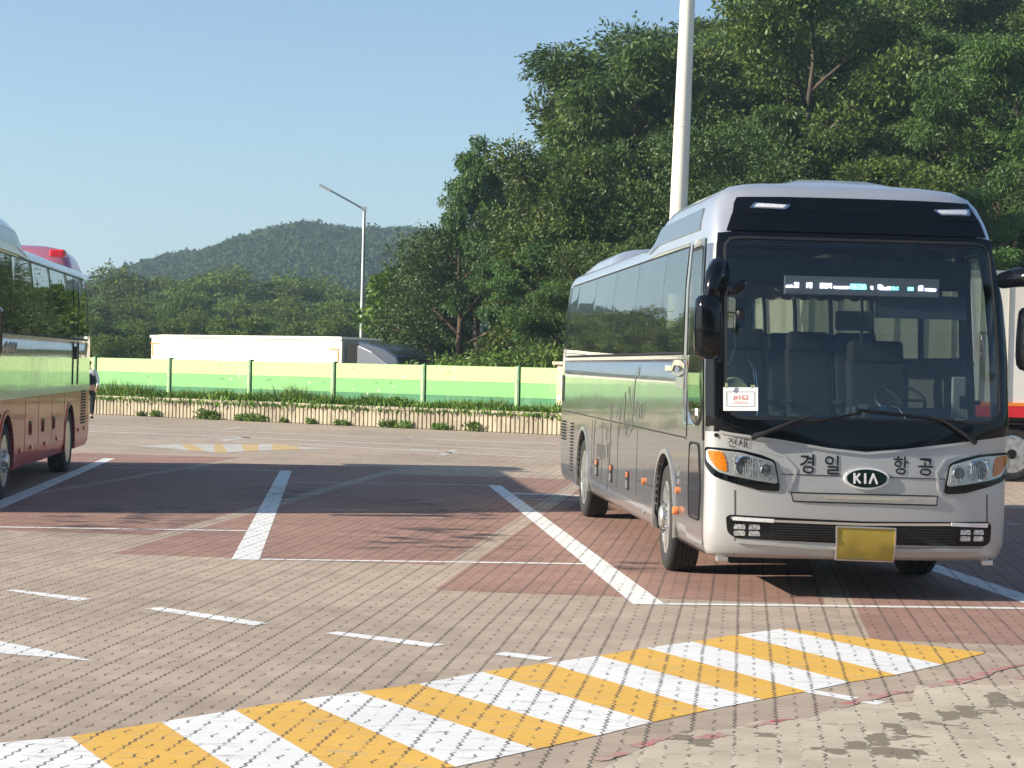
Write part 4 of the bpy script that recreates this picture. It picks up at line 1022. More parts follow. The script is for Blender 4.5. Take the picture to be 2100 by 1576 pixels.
# body-side lines
strip('side_moulding', line_pts((1.16, 1.27), (11.25, 1.27), .3), .012, SL, .006, .008, M['chrome'], B_)
strip('side_moulding', line_pts((1.16, 1.287), (11.25, 1.287), .3), .012, SL, .003, .006, M['rubber_seal'], B_)
strip('side_moulding', line_pts((1.16, 1.27), (11.25, 1.27), .3), .012, SR, .006, .008, M['chrome'], B_)
for y in (7.85, 6.89, 5.54, 4.10): strip('hatch_gap', line_pts((y, 1.25), (y, .36), .2), .007, SL, .0025, .004, M['rubber_seal'], B_)
strip('hatch_gap', line_pts((4.10, .74), (2.98, .74), .2), .006, SL, .0025, .004, M['rubber_seal'], B_)
for y in (7.28, 6.01, 4.69):
    h = patch('hatch_handle', rp([(y-.07, .60), (y+.07, .60), (y+.07, .80), (y-.07, .80)], .025, 3), SL, .012, .014, M['black_plastic'], B_, step=.1)
    patch('side_marker', rp([(y-.05, .735), (y+.05, .735), (y+.05, .79), (y-.05, .79)], .015, 3), SL, .022, .012, M['orange_marker'], h, step=.1)
    patch('handle_lever', rp([(y-.05, .62), (y+.05, .62), (y+.05, .70), (y-.05, .70)], .01, 2), SL, .024, .012, M['satin_silver'], h, step=.1)
for y, z, r_ in ((3.56, .76, .035), (1.54, .80, .03)):
    patch('side_marker', ell(y, z, r_*1.3, r_, 14), SL, .022, .024, M['orange_marker'], B_, step=.05)
bm = bmesh.new(); p0 = P(SL, 1.50, .62, 0); blathe(bm, [(.035, -.002), (.04, -.03), (.03, -.05), (0, -.055)], 16, axis='x', c=p0); fin('side_repeater', bm, M['orange_marker'], B_, smooth=50)
for y, z in ((1.58, 1.02), (1.52, .95), (3.6, .45), (1.52, .88)): patch('lock_cover', ell(y, z, .05, .025, 12), SL, .006, .008, M['satin_silver'], B_, step=.05)
for y0, y1, z0, z1, n_ in ((10.72, 11.30, .90, 1.14, 7), (9.86, 10.20, .52, 1.14, 16)):
    lv = bmesh.new()
    for k in range(n_):
        z = z0+(z1-z0)*k/(n_-1); f = [P(SL, y0, z-.010, .004), P(SL, y1, z-.010, .004), P(SL, y1, z+.006, .004), P(SL, y0, z+.006, .004)]
        lv.faces.new([lv.verts.new(p) for p in f])
        f = [P(SL, y0, z+.006, .004), P(SL, y1, z+.006, .004), P(SL, y1, z+.010, .022), P(SL, y0, z+.010, .022)]
        lv.faces.new([lv.verts.new(p) for p in f])
    fin('engine_louvre', lv, M['dark_void'], B_)
patch('rear_vent', rp([(11.08, 1.42), (11.30, 1.42), (11.30, 1.78), (11.08, 1.78)], .02), SL, .010, .012, M['black_plastic'], B_, step=.2)
# chrome lettering high on the side behind the door
lettering('lettering', 'SUNSHINE', SL, 2.10, 1.16, 1.86, 1.965, .010, M['chrome'], B_, bold=.02) if False else None
lettering('lettering', 'KIA', SL, 1.62, 1.22, 1.70, 1.82, .010, M['chrome'], B_, bold=.02) if False else None
strip('side_emblem', polyl([(2.35, 1.90), (1.95, 1.90), (1.85, 1.95), (1.5, 1.95), (1.25, 1.92)], .1), .05, SL, .012, .01, M['chrome'], B_)
strip('side_emblem', polyl([(1.95, 1.86), (1.6, 1.84), (1.3, 1.87)], .1), .03, SL, .012, .01, M['satin_silver'], B_)
patch('side_emblem', rp([(1.72, 1.72), (1.28, 1.72), (1.28, 1.82), (1.72, 1.82)], .03), SL, .012, .01, M['satin_silver'], B_, step=.1)
# handwriting along the side
def script(strokes, y0, z0, sy, sz, name='script_lettering'):
    bm = bmesh.new()
    for st in strokes:
        pts = [Vector(p) for p in st]; cr = []
        for i in range(len(pts)-1):
            p0 = pts[max(i-1, 0)]; p1 = pts[i]; p2 = pts[i+1]; p3 = pts[min(i+2, len(pts)-1)]
            for k in range(6):
                t = k/6; cr.append(.5*((2*p1)+(-p0+p2)*t+(2*p0-5*p1+4*p2-p3)*t*t+(-p0+3*p1-3*p2+p3)*t**3))
        cr.append(pts[-1]); rows = []
        for i, p in enumerate(cr):
            d = cr[min(i+1, len(cr)-1)]-cr[max(i-1, 0)]; up = d.y/(abs(d.x)+abs(d.y)+1e-6); w = .010+.020*max(0, -up)
            yy = y0-p.x*sy; zz = z0+p.y*sz
            rows.append((bm.verts.new(P(SL, yy-w*.9, zz-w*.15, .004)), bm.verts.new(P(SL, yy+w*.9, zz+w*.15, .004))))
        for A, B in zip(rows, rows[1:]): bm.faces.new((A[0], A[1], B[1], B[0]))
    return fin(name, bm, M['ink_soft'], B_)
Lx = [[(.1, .75), (.35, .95), (.45, 1.3), (.25, 1.2), (.2, .6), (.1, -.3), (-.1, -.2), (.3, -.35), (.6, 0)], [(.75, .5), (.72, .1), (.85, 0), (1.0, .5), (.98, .05), (1.15, .2)], [(1.2, .5), (1.35, .0), (1.5, .1)], [(1.5, .5), (1.2, -.05)],
      [(1.65, .5), (1.62, .1), (1.75, 0), (1.9, .5), (1.88, .05), (2.0, .3)], [(2.1, .0), (2.15, .5), (2.3, .45)], [(2.45, .6), (2.42, .15), (2.6, .1), (2.7, .65), (2.6, -.5), (2.4, -1.0), (2.35, -.6), (2.8, .2)]]
script(Lx, 7.75, .82, .55, .34)
Of = [[(.2, .4), (0, .2), (.1, 0), (.3, .3), (.2, .4), (.5, .35)], [(.5, .2), (.8, .8), (.8, 1.2), (.65, 1.0), (.6, .2), (.55, -.6), (.4, -1.0), (.45, -.3), (.9, .1)]]
script(Of, 6.55, 1.05, .6, .36)
Th = [[(0, .5), (.3, .85), (.8, .8), (1.1, 1.0)], [(.55, .85), (.5, .2), (.3, -.1), (.1, .1)], [(.9, -.05), (1.1, 1.2), (1.2, 1.3), (1.05, .3), (1.3, .5), (1.3, 0), (1.45, .1)], [(1.5, .3), (1.75, .4), (1.6, .6), (1.5, .2), (1.7, -.05), (2.0, .3)]]
script(Th, 5.75, 1.16, .6, .34)
Yr = [[(0, 1.1), (.2, 1.4), (.25, .8), (.4, .6), (.7, 1.5)], [(.9, 1.9), (.7, .8), (.6, -.3), (.4, -.6), (.3, -.2), (.9, .4)], [(.95, .4), (1.2, .6), (1.1, .8), (.95, .3), (1.1, .0), (1.3, .2)], [(1.6, .7), (1.35, .5), (1.4, .05), (1.6, .3), (1.65, .7), (1.65, .1), (1.85, .3)], [(1.9, .0), (1.95, .8), (2.2, .75)], [(1.0, 2.0), (1.3, 2.3), (1.2, 1.9)]]
script(Yr, 4.85, 1.36, .62, .24)
# warning sticker by the door, small marks
patch('sticker', rp([(.50, 1.50), (.62, 1.50), (.62, 1.56), (.50, 1.56)], .005, 1), SL, .0145, .003, M['paper_white'], B_, step=.2)
# little drain plates under the bumper
bm = bmesh.new(); bbox(bm, (-1.13, .2, .32), (.1, .06, .05)); bbox(bm, (1.13, .2, .32), (.1, .06, .05)); fin('tow_bracket', bm, M['satin_silver'], B_, bevel=.01)
# ---------------------------------------------------------------- the red and cream coach on the left
CFG['zs'] = 1.07
lb = empty('coach', (-7.63, 23.0, 0), R(5.6))
tag(lb, 'cream and red coach at the left edge with a rose roof unit at the back', 'bus')
common(lb, [M['red_paint'], M['champagne_paint'], M['champagne_paint'], M['black_gloss'], M['champagne_paint']], {'lip': M['red_paint']})
roof_unit_z = CFG['zs']
strip('waist_stripe', line_pts((.6, 1.27), (11.3, 1.27), .3), .10, SR, .010, .012, M['pale_yellow_paint'], lb)
strip('roof_edge_trim', line_pts((.6, 3.06), (11.0, 3.06), .3), .05, SR, .012, .014, M['pale_yellow_paint'], lb)
patch('roof_side_panel', rp([(.75, 3.13), (4.1, 3.13), (3.5, 3.32), (.75, 3.34)], .03), SR, .010, .012, M['dark_silver'], lb, step=.12)
strip('roof_edge_trim', polyl([(.75, 3.355), (3.55, 3.335), (4.3, 3.13)], .1), .028, SR, .014, .016, M['pale_yellow_paint'], lb)
roof_unit(lb, 4.6, 8.0, 3.30, 3.42, 1.12, 1.0, M['champagne_paint'])
roof_unit(lb, 9.95, 11.85, 3.15, 3.78, 1.19, 1.08, M['rose_paint'], 'roof_rear_unit', .35)
bm = bmesh.new(); bbox(bm, (.88, 9.95, 3.62), (.26, .25, .13)); fin('unit_intake', bm, M['bright_red'], lb, bevel=.03)
for y in (8.97, 9.62): strip('door_gap', line_pts((y, 1.33), (y+.12, 2.98), .2), .03, SR, .014, .016, M['rubber_seal'], lb)
patch('door_handle', rp([(9.24, 1.72), (9.34, 1.72), (9.34, 1.92), (9.24, 1.92)], .02), SR, .03, .03, M['black_plastic'], lb, step=.1)
for y in (8.05, 6.6, 5.2, 3.9): strip('hatch_gap', line_pts((y, 1.2), (y, .36), .2), .008, SR, .003, .005, M['rubber_seal'], lb)
for y in (6.83, 5.67, 4.42):
    h = patch('hatch_handle', rp([(y-.10, .72), (y+.10, .72), (y+.10, .90), (y-.10, .90)], .02, 3), SR, .012, .014, M['black_plastic'], lb, step=.1)
    patch('handle_lever', rp([(y-.03, .74), (y+.08, .74), (y+.08, .86), (y-.03, .86)], .01, 2), SR, .026, .014, M['red_paint'], h, step=.1)
for y, z in ((7.2, .58), (5.9, .56), (4.5, .56), (3.5, .56), (9.9, .62), (10.7, .62)): patch('side_marker', ell(y, z, .05, .03, 12), SR, .02, .02, M['orange_marker'], lb, step=.05)
lv = bmesh.new()
for k in range(12):
    z = .70+k*.045; lv.faces.new([lv.verts.new(P(SR, a, b_, .004)) for a, b_ in ((10.15, z), (10.85, z), (10.85, z+.026), (10.15, z+.026))])
fin('engine_louvre', lv, M['dark_void'], lb)
bm = bmesh.new(); bbox(bm, (1.47, -.12, 2.15), (.24, .22, .62)); fin('mirror', bm, M['black_gloss'], lb, bevel=.06)
bm = bmesh.new(); btube(bm, [(1.2, .2, 2.75), (1.35, .0, 2.78), (1.45, -.1, 2.7), (1.46, -.12, 2.45)], .045, 10); fin('mirror_arm', bm, M['black_gloss'], lb, smooth=50)
for k, (a, c_) in enumerate(((1.9, 2.2), (2.25, 2.5), (2.55, 2.75), (2.8, 3.0))): strip('side_emblem', line_pts((a, 1.83), (c_, 1.90), .1), .06, SR, .012, .01, M['chrome'], lb)
lamp_cluster(False, lb); lamp_cluster(True, lb)
g2 = patch('bumper_grille', sl_, FR, .006, .03, M['black_gloss'], lb, step=.08)
strip('grille_chrome', polyl([(-1.085, .672), (-.72, .655), (.0, .640), (.76, .648), (1.09, .652)], .1), .020, FR, .018, .014, M['chrome'], g2)
patch('number_plate', rp([(-.224, .622), (.272, .612), (.275, .362), (-.214, .374)], .012, 2), FR, .045, .015, M['plate_yellow'], lb, step=.1)
for x in (-1.06, 1.08): strip('panel_gap', line_pts((x, .90), (x+.015, .36)), .007, FR, .0035, .01, M['rubber_seal'], lb)
for sx in (-1, 1):
    bm = bmesh.new(); btube(bm, [P(FR, sx*x, z, .05) for x, z in ((.93, 1.34), (.75, 1.43), (.5, 1.5), (.1, 1.52))], [.022, .016, .012, .010], 8); fin('wiper', bm, M['black_plastic'], lb, smooth=40)
CFG['zs'] = 1.0

# ---------------------------------------------------------------- white box trailer on the right, behind the silver coach
b = newmat('trailer_white'); tc = b.n('ShaderNodeTexCoord').outputs['Object']
ns = b.noise(tc, 1.2, 6, .6, sc=(1, 1, .3)); b.l(b.mix(b.step(ns, .4, .75), (.78, .76, .68, 1), (.66, .62, .50, 1)), b.bs.inputs['Base Color']); b.bs.inputs['Roughness'].default_value = .4
simple('stripe_red', (.62, .02, .03), .4, var=.1); simple('stripe_orange', (.85, .25, .04), .4)
simple('chassis_black', (.02, .02, .02), .7, var=.3)
tr = empty('box_trailer', (10.0, 35.3, 0), R(2)); tag(tr, 'long white box trailer with a red and orange stripe, standing sideways behind the silver bus', 'trailer')
bm = bmesh.new(); bbox(bm, (0, 1.25, 2.56), (12.6, 2.5, 2.4)); fin('box', bm, M['trailer_white'], tr, bevel=.03)
bm = bmesh.new(); x = -6.25
while x < 6.3: bbox(bm, (x, -.012, 2.56), (.014, .02, 2.32)); x += .52
fin('panel_joint', bm, simple('joint_grey', (.30, .29, .26), .6), tr)
bm = bmesh.new(); bbox(bm, (0, -.02, 1.27), (12.6, .05, .20)); fin('red_stripe', bm, M['stripe_red'], tr)
bm = bmesh.new(); bbox(bm, (0, -.018, 1.405), (12.6, .044, .06)); fin('orange_stripe', bm, M['stripe_orange'], tr)
bm = bmesh.new(); bbox(bm, (0, -.01, 3.78), (12.66, .06, .07)); fin('top_rail', bm, M['satin_silver'], tr)
bm = bmesh.new(); bbox(bm, (0, .05, 1.14), (12.5, .12, .07)); bbox(bm, (0, 1.25, .95), (12.3, 1.2, .3)); fin('chassis', bm, M['chassis_black'], tr)
def truck_wheel(par, x, y, z=.5, r=.5, sg=-1):
    w = bpy.data.objects.new('wheel', None); COL.objects.link(w); w.parent = par; w.location = (x, y, z)
    bm = bmesh.new(); k = r/.5; a = sg*.14
    blathe(bm, [(.30*k, a*.9), (.36*k, a*1.05), (.43*k, a*1.1), (.475*k, a*1.0), (.5*k, a*.75), (.5*k, -a*.9), (.3*k, -a*.9)], 40, axis='y', closed=True); fin('tyre', bm, M['tyre_rubber'], w, smooth=40)
    bm = bmesh.new(); blathe(bm, [(.34*k, a), (.305*k, a*1.03), (.285*k, a*.6), (.25*k, a*.2), (.19*k, a*.35), (.13*k, a*.35), (.12*k, a*.9), (.08*k, a*1.0), (0, a*1.0)], 36, axis='y'); nf = len(bm.faces)
    for q in range(10):
        t = math.pi*2*q/10; blathe(bm, [(.028*k, a*.2), (.028*k, a*.2+sg*.03)], 10, axis='y', c=(.235*k*math.cos(t), 0, .235*k*math.sin(t)))
    blathe(bm, [(.09*k, a*.98), (.09*k, a*1.06)], 16, axis='y')
    for i_, f in enumerate(bm.faces): f.material_index = 0 if i_ < nf else 1
    fin('rim', bm, [M['rim_metal'], M['dark_void']], w, smooth=30)
for x in (-.92, .35, 1.62, -5.2): truck_wheel(tr, x, .2)
bm = bmesh.new()
for x in (-.92, .35, 1.62): bbox(bm, (x, .2, 1.05), (1.1, .4, .02))
fin('mudguard', bm, M['chassis_black'], tr)

# ---------------------------------------------------------------- lorry on the highway behind the barrier
z0 = -1.15
lo = empty('box_lorry', (-14.95, 80.6, z0), math.atan2(-.555, .832)+R(-4)); tag(lo, 'cream box lorry with a dark roof fairing driving past behind the green barrier', 'lorry')
simple('lorry_cream', (.80, .74, .62), .45, var=.05, vscale=.7); simple('lorry_blue', (.045, .06, .10), .2, metal=.3, coat=1.)
simple('lorry_grey', (.13, .14, .165), .3, metal=.3, coat=.6)
bm = bmesh.new(); bbox(bm, (5.35, 1.2, 2.50), (10.7, 2.4, 2.95)); fin('box', bm, M['lorry_cream'], lo, bevel=.06)
bm = bmesh.new(); bbox(bm, (5.35, -.02, 3.95), (10.75, .06, .10)); bbox(bm, (5.35, 1.2, 4.0), (10.2, 2.0, .05)); fin('top_rail', bm, M['trailer_white'], lo)
bm = bmesh.new(); bbox(bm, (.25, -.014, 3.66), (.5, .01, .05)); bbox(bm, (.12, -.014, 3.40), (.05, .01, .5)); bbox(bm, (10.3, -.014, 3.55), (.5, .01, .05)); bbox(bm, (10.52, -.014, 3.3), (.05, .01, .5)); fin('reflective_mark', bm, M['stripe_orange'], lo)
bm = bmesh.new(); bbox(bm, (11.05, 1.2, 2.3), (.55, 2.1, 2.9)); fin('gap', bm, M['dark_void'], lo)
simple('chassis_b', (.02, .02, .02), .7)
bm = bmesh.new()
prof = [(11.35, 3.86), (11.9, 3.80), (12.7, 3.62), (13.3, 3.32), (13.55, 2.9), (13.6, 2.6), (11.35, 2.6)]
L1 = [bm.verts.new((x, .15, z)) for x, z in prof]; L2 = [bm.verts.new((x, 2.25, z)) for x, z in prof]
bm.faces.new(L1); bm.faces.new(L2[::-1])
for i in range(len(prof)): bm.faces.new((L1[i], L1[(i+1) % 7], L2[(i+1) % 7], L2[i]))
fin('roof_fairing', bm, M['lorry_blue'], lo, bevel=.08, smooth=30)
bm = bmesh.new(); f = [(11.38, 3.7), (12.1, 3.45), (12.9, 3.02), (13.0, 2.75), (11.38, 2.75)]
q1 = [bm.verts.new((x, .10, z)) for x, z in f]; q2 = [bm.verts.new((x, .16, z)) for x, z in f]; bm.faces.new(q1); bm.faces.new(q2[::-1])
for i in range(5): bm.faces.new((q1[i], q1[(i+1) % 5], q2[(i+1) % 5], q2[i]))
fin('side_fairing', bm, M['lorry_grey'], lo, bevel=.02)
bm = bmesh.new(); bbox(bm, (12.55, 1.2, 1.7), (2.4, 2.4, 1.9)); fin('cab', bm, M['lorry_blue'], lo, bevel=.12)
bm = bmesh.new(); bbox(bm, (6.5, 1.2, .85), (12.5, 1.0, .3)); fin('chassis', bm, M['chassis_black'], lo)
for x in (1.6, 2.9, 12.3): truck_wheel(lo, x, .2)

# ---------------------------------------------------------------- street lamp and tall white mast
simple('galvanised', (.50, .52, .52), .45, metal=.6, var=.1)
b = newmat('mast_white'); tc = b.n('ShaderNodeTexCoord').outputs['Object']
b.l(b.mix(b.step(b.noise(tc, 2., 6, .6, sc=(1, 1, .2)), .4, .8), (.74, .72, .62, 1), (.60, .57, .47, 1)), b.bs.inputs['Base Color']); b.bs.inputs['Roughness'].default_value = .45
d = 95.; px = (745-1050)/4000*d
sl_o = empty('street_lamp', (px-.13, d, -1.15)); tag(sl_o, 'slender grey street lamp with one raised arm, standing beyond the lorry', 'street lamp')
bm = bmesh.new(); btube(bm, [(0, 0, 0), (0, 0, 5), (0, 0, 10.6)], [.12, .10, .07], 12); bbox(bm, (0, 0, .15), (.35, .35, .3)); fin('pole', bm, M['galvanised'], sl_o, smooth=40)
bm = bmesh.new(); btube(bm, [(0, 0, 10.5), (-.5, -.1, 10.78), (-1.6, -.3, 11.35)], [.055, .05, .04], 10); bbox(bm, (0, 0, 10.55), (.2, .2, .2)); fin('arm', bm, M['galvanised'], sl_o, smooth=40)
bm = bmesh.new(); q = Matrix.Rotation(R(27), 3, 'Y'); bbox(bm, (-1.9, -.34, 11.5), (.72, .26, .10), q); lh = fin('lamp_head', bm, M['galvanised'], sl_o, bevel=.03)
bm = bmesh.new(); bbox(bm, (-1.92, -.34, 11.445), (.5, .2, .03), q); fin('lamp_lens', bm, M['lamp_white'], lh)
ms = empty('lighting_mast', (4.05, 50., 0)); tag(ms, 'thick tapering white mast rising out of frame behind the silver bus', 'mast')
bm = bmesh.new(); zz = [0, .02, 5.9, 5.93, 11.6, 11.63, 17.5, 22]; rr = [.26-.0062*z for z in zz]
btube(bm, [(0.0195*z, 0, z) for z in zz], rr, 28); fin('mast_shaft', bm, M['mast_white'], ms, smooth=40)
bm = bmesh.new()
for z in (3.0, 8.1, 14.6): blathe(bm, [(.262-.0062*z, z), (.268-.0062*z, z+.01), (.268-.0062*z, z+.03), (.262-.0062*z, z+.04)], 28, axis='z', c=(.0195*z, 0, 0), closed=True)
blathe(bm, [(.4, 0), (.4, .04), (.27, .05)], 28, axis='z'); fin('mast_collar', bm, M['mast_white'], ms, smooth=30)
bm = bmesh.new(); blathe(bm, [(1.1, 21.3), (1.15, 21.4), (1.1, 21.5)], 28, axis='z', closed=True, c=(.42, 0, 0))
for k in range(6):
    t = k*math.pi/3; bbox(bm, (.42+1.1*math.cos(t), 1.1*math.sin(t), 21.25), (.4, .4, .3)); btube(bm, [(.42, 0, 21.4), (.42+1.1*math.cos(t), 1.1*math.sin(t), 21.4)], .03, 6)
fin('floodlight_ring', bm, M['galvanised'], ms)

# ---------------------------------------------------------------- the person behind the cream coach
simple('skin', (.45, .27, .18), .6); simple('white_shirt', (.75, .76, .78), .85); simple('black_cloth', (.012, .014, .02), .85); simple('dark_hair', (.012, .01, .009), .6)
def skinned(name, nodes, edges, mat, parent, subdiv=2):
    me = bpy.data.meshes.new(name); me.from_pydata([n[:3] for n in nodes], edges, []); me.materials.append(mat)
    o = bpy.data.objects.new(name, me); COL.objects.link(o); o.parent = parent
    o.modifiers.new('skin', 'SKIN'); s = o.modifiers.new('sub', 'SUBSURF'); s.levels = subdiv; s.render_levels = subdiv
    for i, n in enumerate(nodes):
        v = me.skin_vertices[0].data[i]; r_ = n[3]; v.radius = r_ if isinstance(r_, tuple) else (r_, r_); v.use_root = (i == 0)
    return o
pe = empty('person', (-12.98, 60.0, 0), R(8)); tag(pe, 'person in white sleeves, black vest and trousers standing beyond the left coach', 'person')
body = [(0, 0, .92, (.15, .11)), (0, 0, 1.12, (.14, .10)), (-.01, 0, 1.32, (.17, .11)), (-.02, 0, 1.44, (.12, .09)), (-.03, 0, 1.51, .05), (-.05, -.01, 1.58, .06), (-.06, -.02, 1.66, (.085, .10)), (-.06, -.01, 1.73, .07),
        (-.20, 0, 1.42, .05), (-.27, -.02, 1.16, .04), (-.30, -.12, .93, .032), (-.31, -.16, .86, .03),
        (.17, .01, 1.42, .05), (.25, -.01, 1.17, .04), (.22, -.12, .95, .032), (.20, -.17, .89, .03),
        (-.10, 0, .86, .09), (-.10, -.01, .48, .06), (-.11, .02, .10, .042), (-.12, -.12, .04, .035),
        (.10, 0, .86, .09), (.09, -.02, .48, .06), (.08, .02, .10, .042), (.08, -.12, .04, .035)]
ed = [(0, 1), (1, 2), (2, 3), (3, 4), (4, 5), (5, 6), (6, 7), (3, 8), (8, 9), (9, 10), (10, 11), (3, 12), (12, 13), (13, 14), (14, 15), (0, 16), (16, 17), (17, 18), (18, 19), (0, 20), (20, 21), (21, 22), (22, 23)]
skinned('body', body, ed, M['skin'], pe)
for sx, w in ((-1, (-.31, -.16, .86)), (1, (.20, -.17, .89))):
    hx, hy, hz = w; nodes = [(hx, hy, hz, .03)]; e2 = []
    for k in range(4): nodes += [(hx+(k-1.5)*.018, hy-.03, hz-.045, .010), (hx+(k-1.5)*.019, hy-.04, hz-.085-.008*(k in (1, 2)), .008)]; e2 += [(0, 1+2*k), (1+2*k, 2+2*k)]
    nodes += [(hx-sx*.03, hy-.02, hz-.02, .011), (hx-sx*.045, hy-.04, hz-.05, .009)]; e2 += [(0, 9), (9, 10)]
    skinned('hand', nodes, e2, M['skin'], pe, 1)
skinned('shirt', [(0, 0, 1.0, (.16, .12)), (0, 0, 1.14, (.155, .115)), (-.01, 0, 1.33, (.185, .125)), (-.02, 0, 1.45, (.13, .095)), (-.20, 0, 1.42, .062), (-.27, -.02, 1.16, .052), (-.295, -.10, .98, .044), (.17, .01, 1.42, .062), (.25, -.01, 1.17, .052), (.225, -.10, .99, .044)],
        [(0, 1), (1, 2), (2, 3), (3, 4), (4, 5), (5, 6), (3, 7), (7, 8), (8, 9)], M['white_shirt'], pe)
skinned('vest', [(0, 0, .97, (.175, .135)), (0, 0, 1.14, (.172, .132)), (-.01, 0, 1.34, (.188, .14)), (-.02, 0, 1.44, (.12, .105))], [(0, 1), (1, 2), (2, 3)], M['black_cloth'], pe)
skinned('trousers', [(0, 0, .95, (.165, .125)), (-.10, 0, .84, .105), (-.10, -.01, .48, .078), (-.11, .02, .12, .06), (.10, 0, .84, .105), (.09, -.02, .48, .078), (.08, .02, .12, .06)], [(0, 1), (1, 2), (2, 3), (0, 4), (4, 5), (5, 6)], M['black_cloth'], pe)
for x in (-.12, .08):
    bm = bmesh.new(); bbox(bm, (x, -.07, .035), (.09, .27, .07)); fin('shoe', bm, M['black_cloth'], pe, bevel=.03)
bm = bmesh.new(); bmesh.ops.create_uvsphere(bm, u_segments=16, v_segments=10, radius=.105)
for v in bm.verts: v.co = Vector((v.co.x*.95-.06, v.co.y*1.05+.012, v.co.z*.85+1.70))
bmesh.ops.delete(bm, geom=[v for v in bm.verts if v.co.y < -.04 and v.co.z < 1.72], context='VERTS'); fin('hair', bm, M['dark_hair'], pe, smooth=60)
bm = bmesh.new()
for x in (-.09, -.03): bmesh.ops.create_uvsphere(bm, u_segments=8, v_segments=6, radius=.012, matrix=Matrix.Translation((x, -.115, 1.665)))
bbox(bm, (-.06, -.12, 1.61), (.05, .01, .008)); fin('face_features', bm, M['dark_hair'], pe)
bm = bmesh.new(); bmesh.ops.create_cone(bm, segments=8, radius1=.016, radius2=.004, depth=.04, matrix=Matrix.Translation((-.06, -.125, 1.64))); fin('nose', bm, M['skin'], pe)
# ================================================================== foliage
def leafmat(name, a, b_, trans=.2, rough=.5, spec=.3):
    b = newmat(name); p = b.bs; g = b.n('ShaderNodeNewGeometry'); oi = b.n('ShaderNodeObjectInfo')
    tc = b.n('ShaderNodeTexCoord').outputs['Object']
    r1 = g.outputs['Random Per Island']
    cl = b.step(b.noise(tc, .55, 3), .35, .65)
    f = b.m_('ADD', b.m_('MULTIPLY', r1, .5), b.m_('MULTIPLY', cl, .5))
    c = b.mix(f, C4(a), C4(b_))
    hs = b.n('ShaderNodeHueSaturation'); b.l(c, hs.inputs['Color'])
    b.l(b.m_('ADD', .485, b.m_('MULTIPLY', oi.outputs['Random'], .03)), hs.inputs['Hue'])
    b.l(b.m_('ADD', .8, b.m_('MULTIPLY', oi.outputs['Random'], .4)), hs.inputs['Value'])
    b.l(hs.outputs[0], p.inputs['Base Color']); p.inputs['Roughness'].default_value = rough; p.inputs['Specular IOR Level'].default_value = spec
    tl = b.n('ShaderNodeBsdfTranslucent'); b.l(hs.outputs[0], tl.inputs[0]); ms_ = b.n('ShaderNodeMixShader'); ms_.inputs[0].default_value = trans
    b.l(p.outputs[0], ms_.inputs[1]); b.l(tl.outputs[0], ms_.inputs[2]); b.l(ms_.outputs[0], b.out.inputs[0])
    return MATS[name]
leafmat('leaf_locust', (.032, .072, .016), (.095, .165, .032))
leafmat('leaf_oak', (.038, .070, .012), (.12, .175, .032))
leafmat('leaf_dark', (.026, .052, .012), (.078, .118, .026))
leafmat('leaf_far', (.06, .10, .022), (.165, .225, .05), .25, .8, .1)
leafmat('leaf_hill', (.030, .062, .024), (.050, .092, .034), .25, .9, .05)
leafmat('leaf_vine', (.06, .13, .015), (.15, .26, .03))
leafmat('weed_green', (.06, .12, .02), (.17, .26, .04))
simple('bark', (.075, .06, .045), .95, var=.3, vscale=5, bump=.5)
simple('bark_red', (.10, .062, .042), .95, var=.3, vscale=5, bump=.5)
NR = np.random.default_rng(11)
def leaf_mesh(name, pos, dirs, ln, wd, mat, tilt=.6, nb=None, nk=1.):
    """diamond leaves: pos (n,3), dirs (n,3) along the leaf"""
    n = len(pos); d = dirs/np.maximum(1e-6, np.linalg.norm(dirs, axis=1, keepdims=True))
    r_ = NR.normal(size=(n, 3)); r_[:, 2] += tilt
    if nb is not None: r_ = r_*.55+nb*nk
    s = np.cross(d, r_); s /= np.maximum(1e-6, np.linalg.norm(s, axis=1, keepdims=True))
    ln = (ln*NR.uniform(.6, 1.3, n))[:, None]; wd = (wd*NR.uniform(.6, 1.3, n))[:, None]
    a = pos; m = pos+d*ln*.5; e = pos+d*ln; V = np.stack([a, m+s*wd*.5, e, m-s*wd*.5], 1).reshape(-1, 3)
    me = bpy.data.meshes.new(name); me.vertices.add(4*n); me.vertices.foreach_set('co', V.ravel().astype(np.float32))
    me.loops.add(4*n); me.loops.foreach_set('vertex_index', np.arange(4*n, dtype=np.int32))
    me.polygons.add(n); me.polygons.foreach_set('loop_start', np.arange(0, 4*n, 4, dtype=np.int32)); me.polygons.foreach_set('loop_total', np.full(n, 4, dtype=np.int32))
    me.update(calc_edges=True); me.materials.append(mat); return me
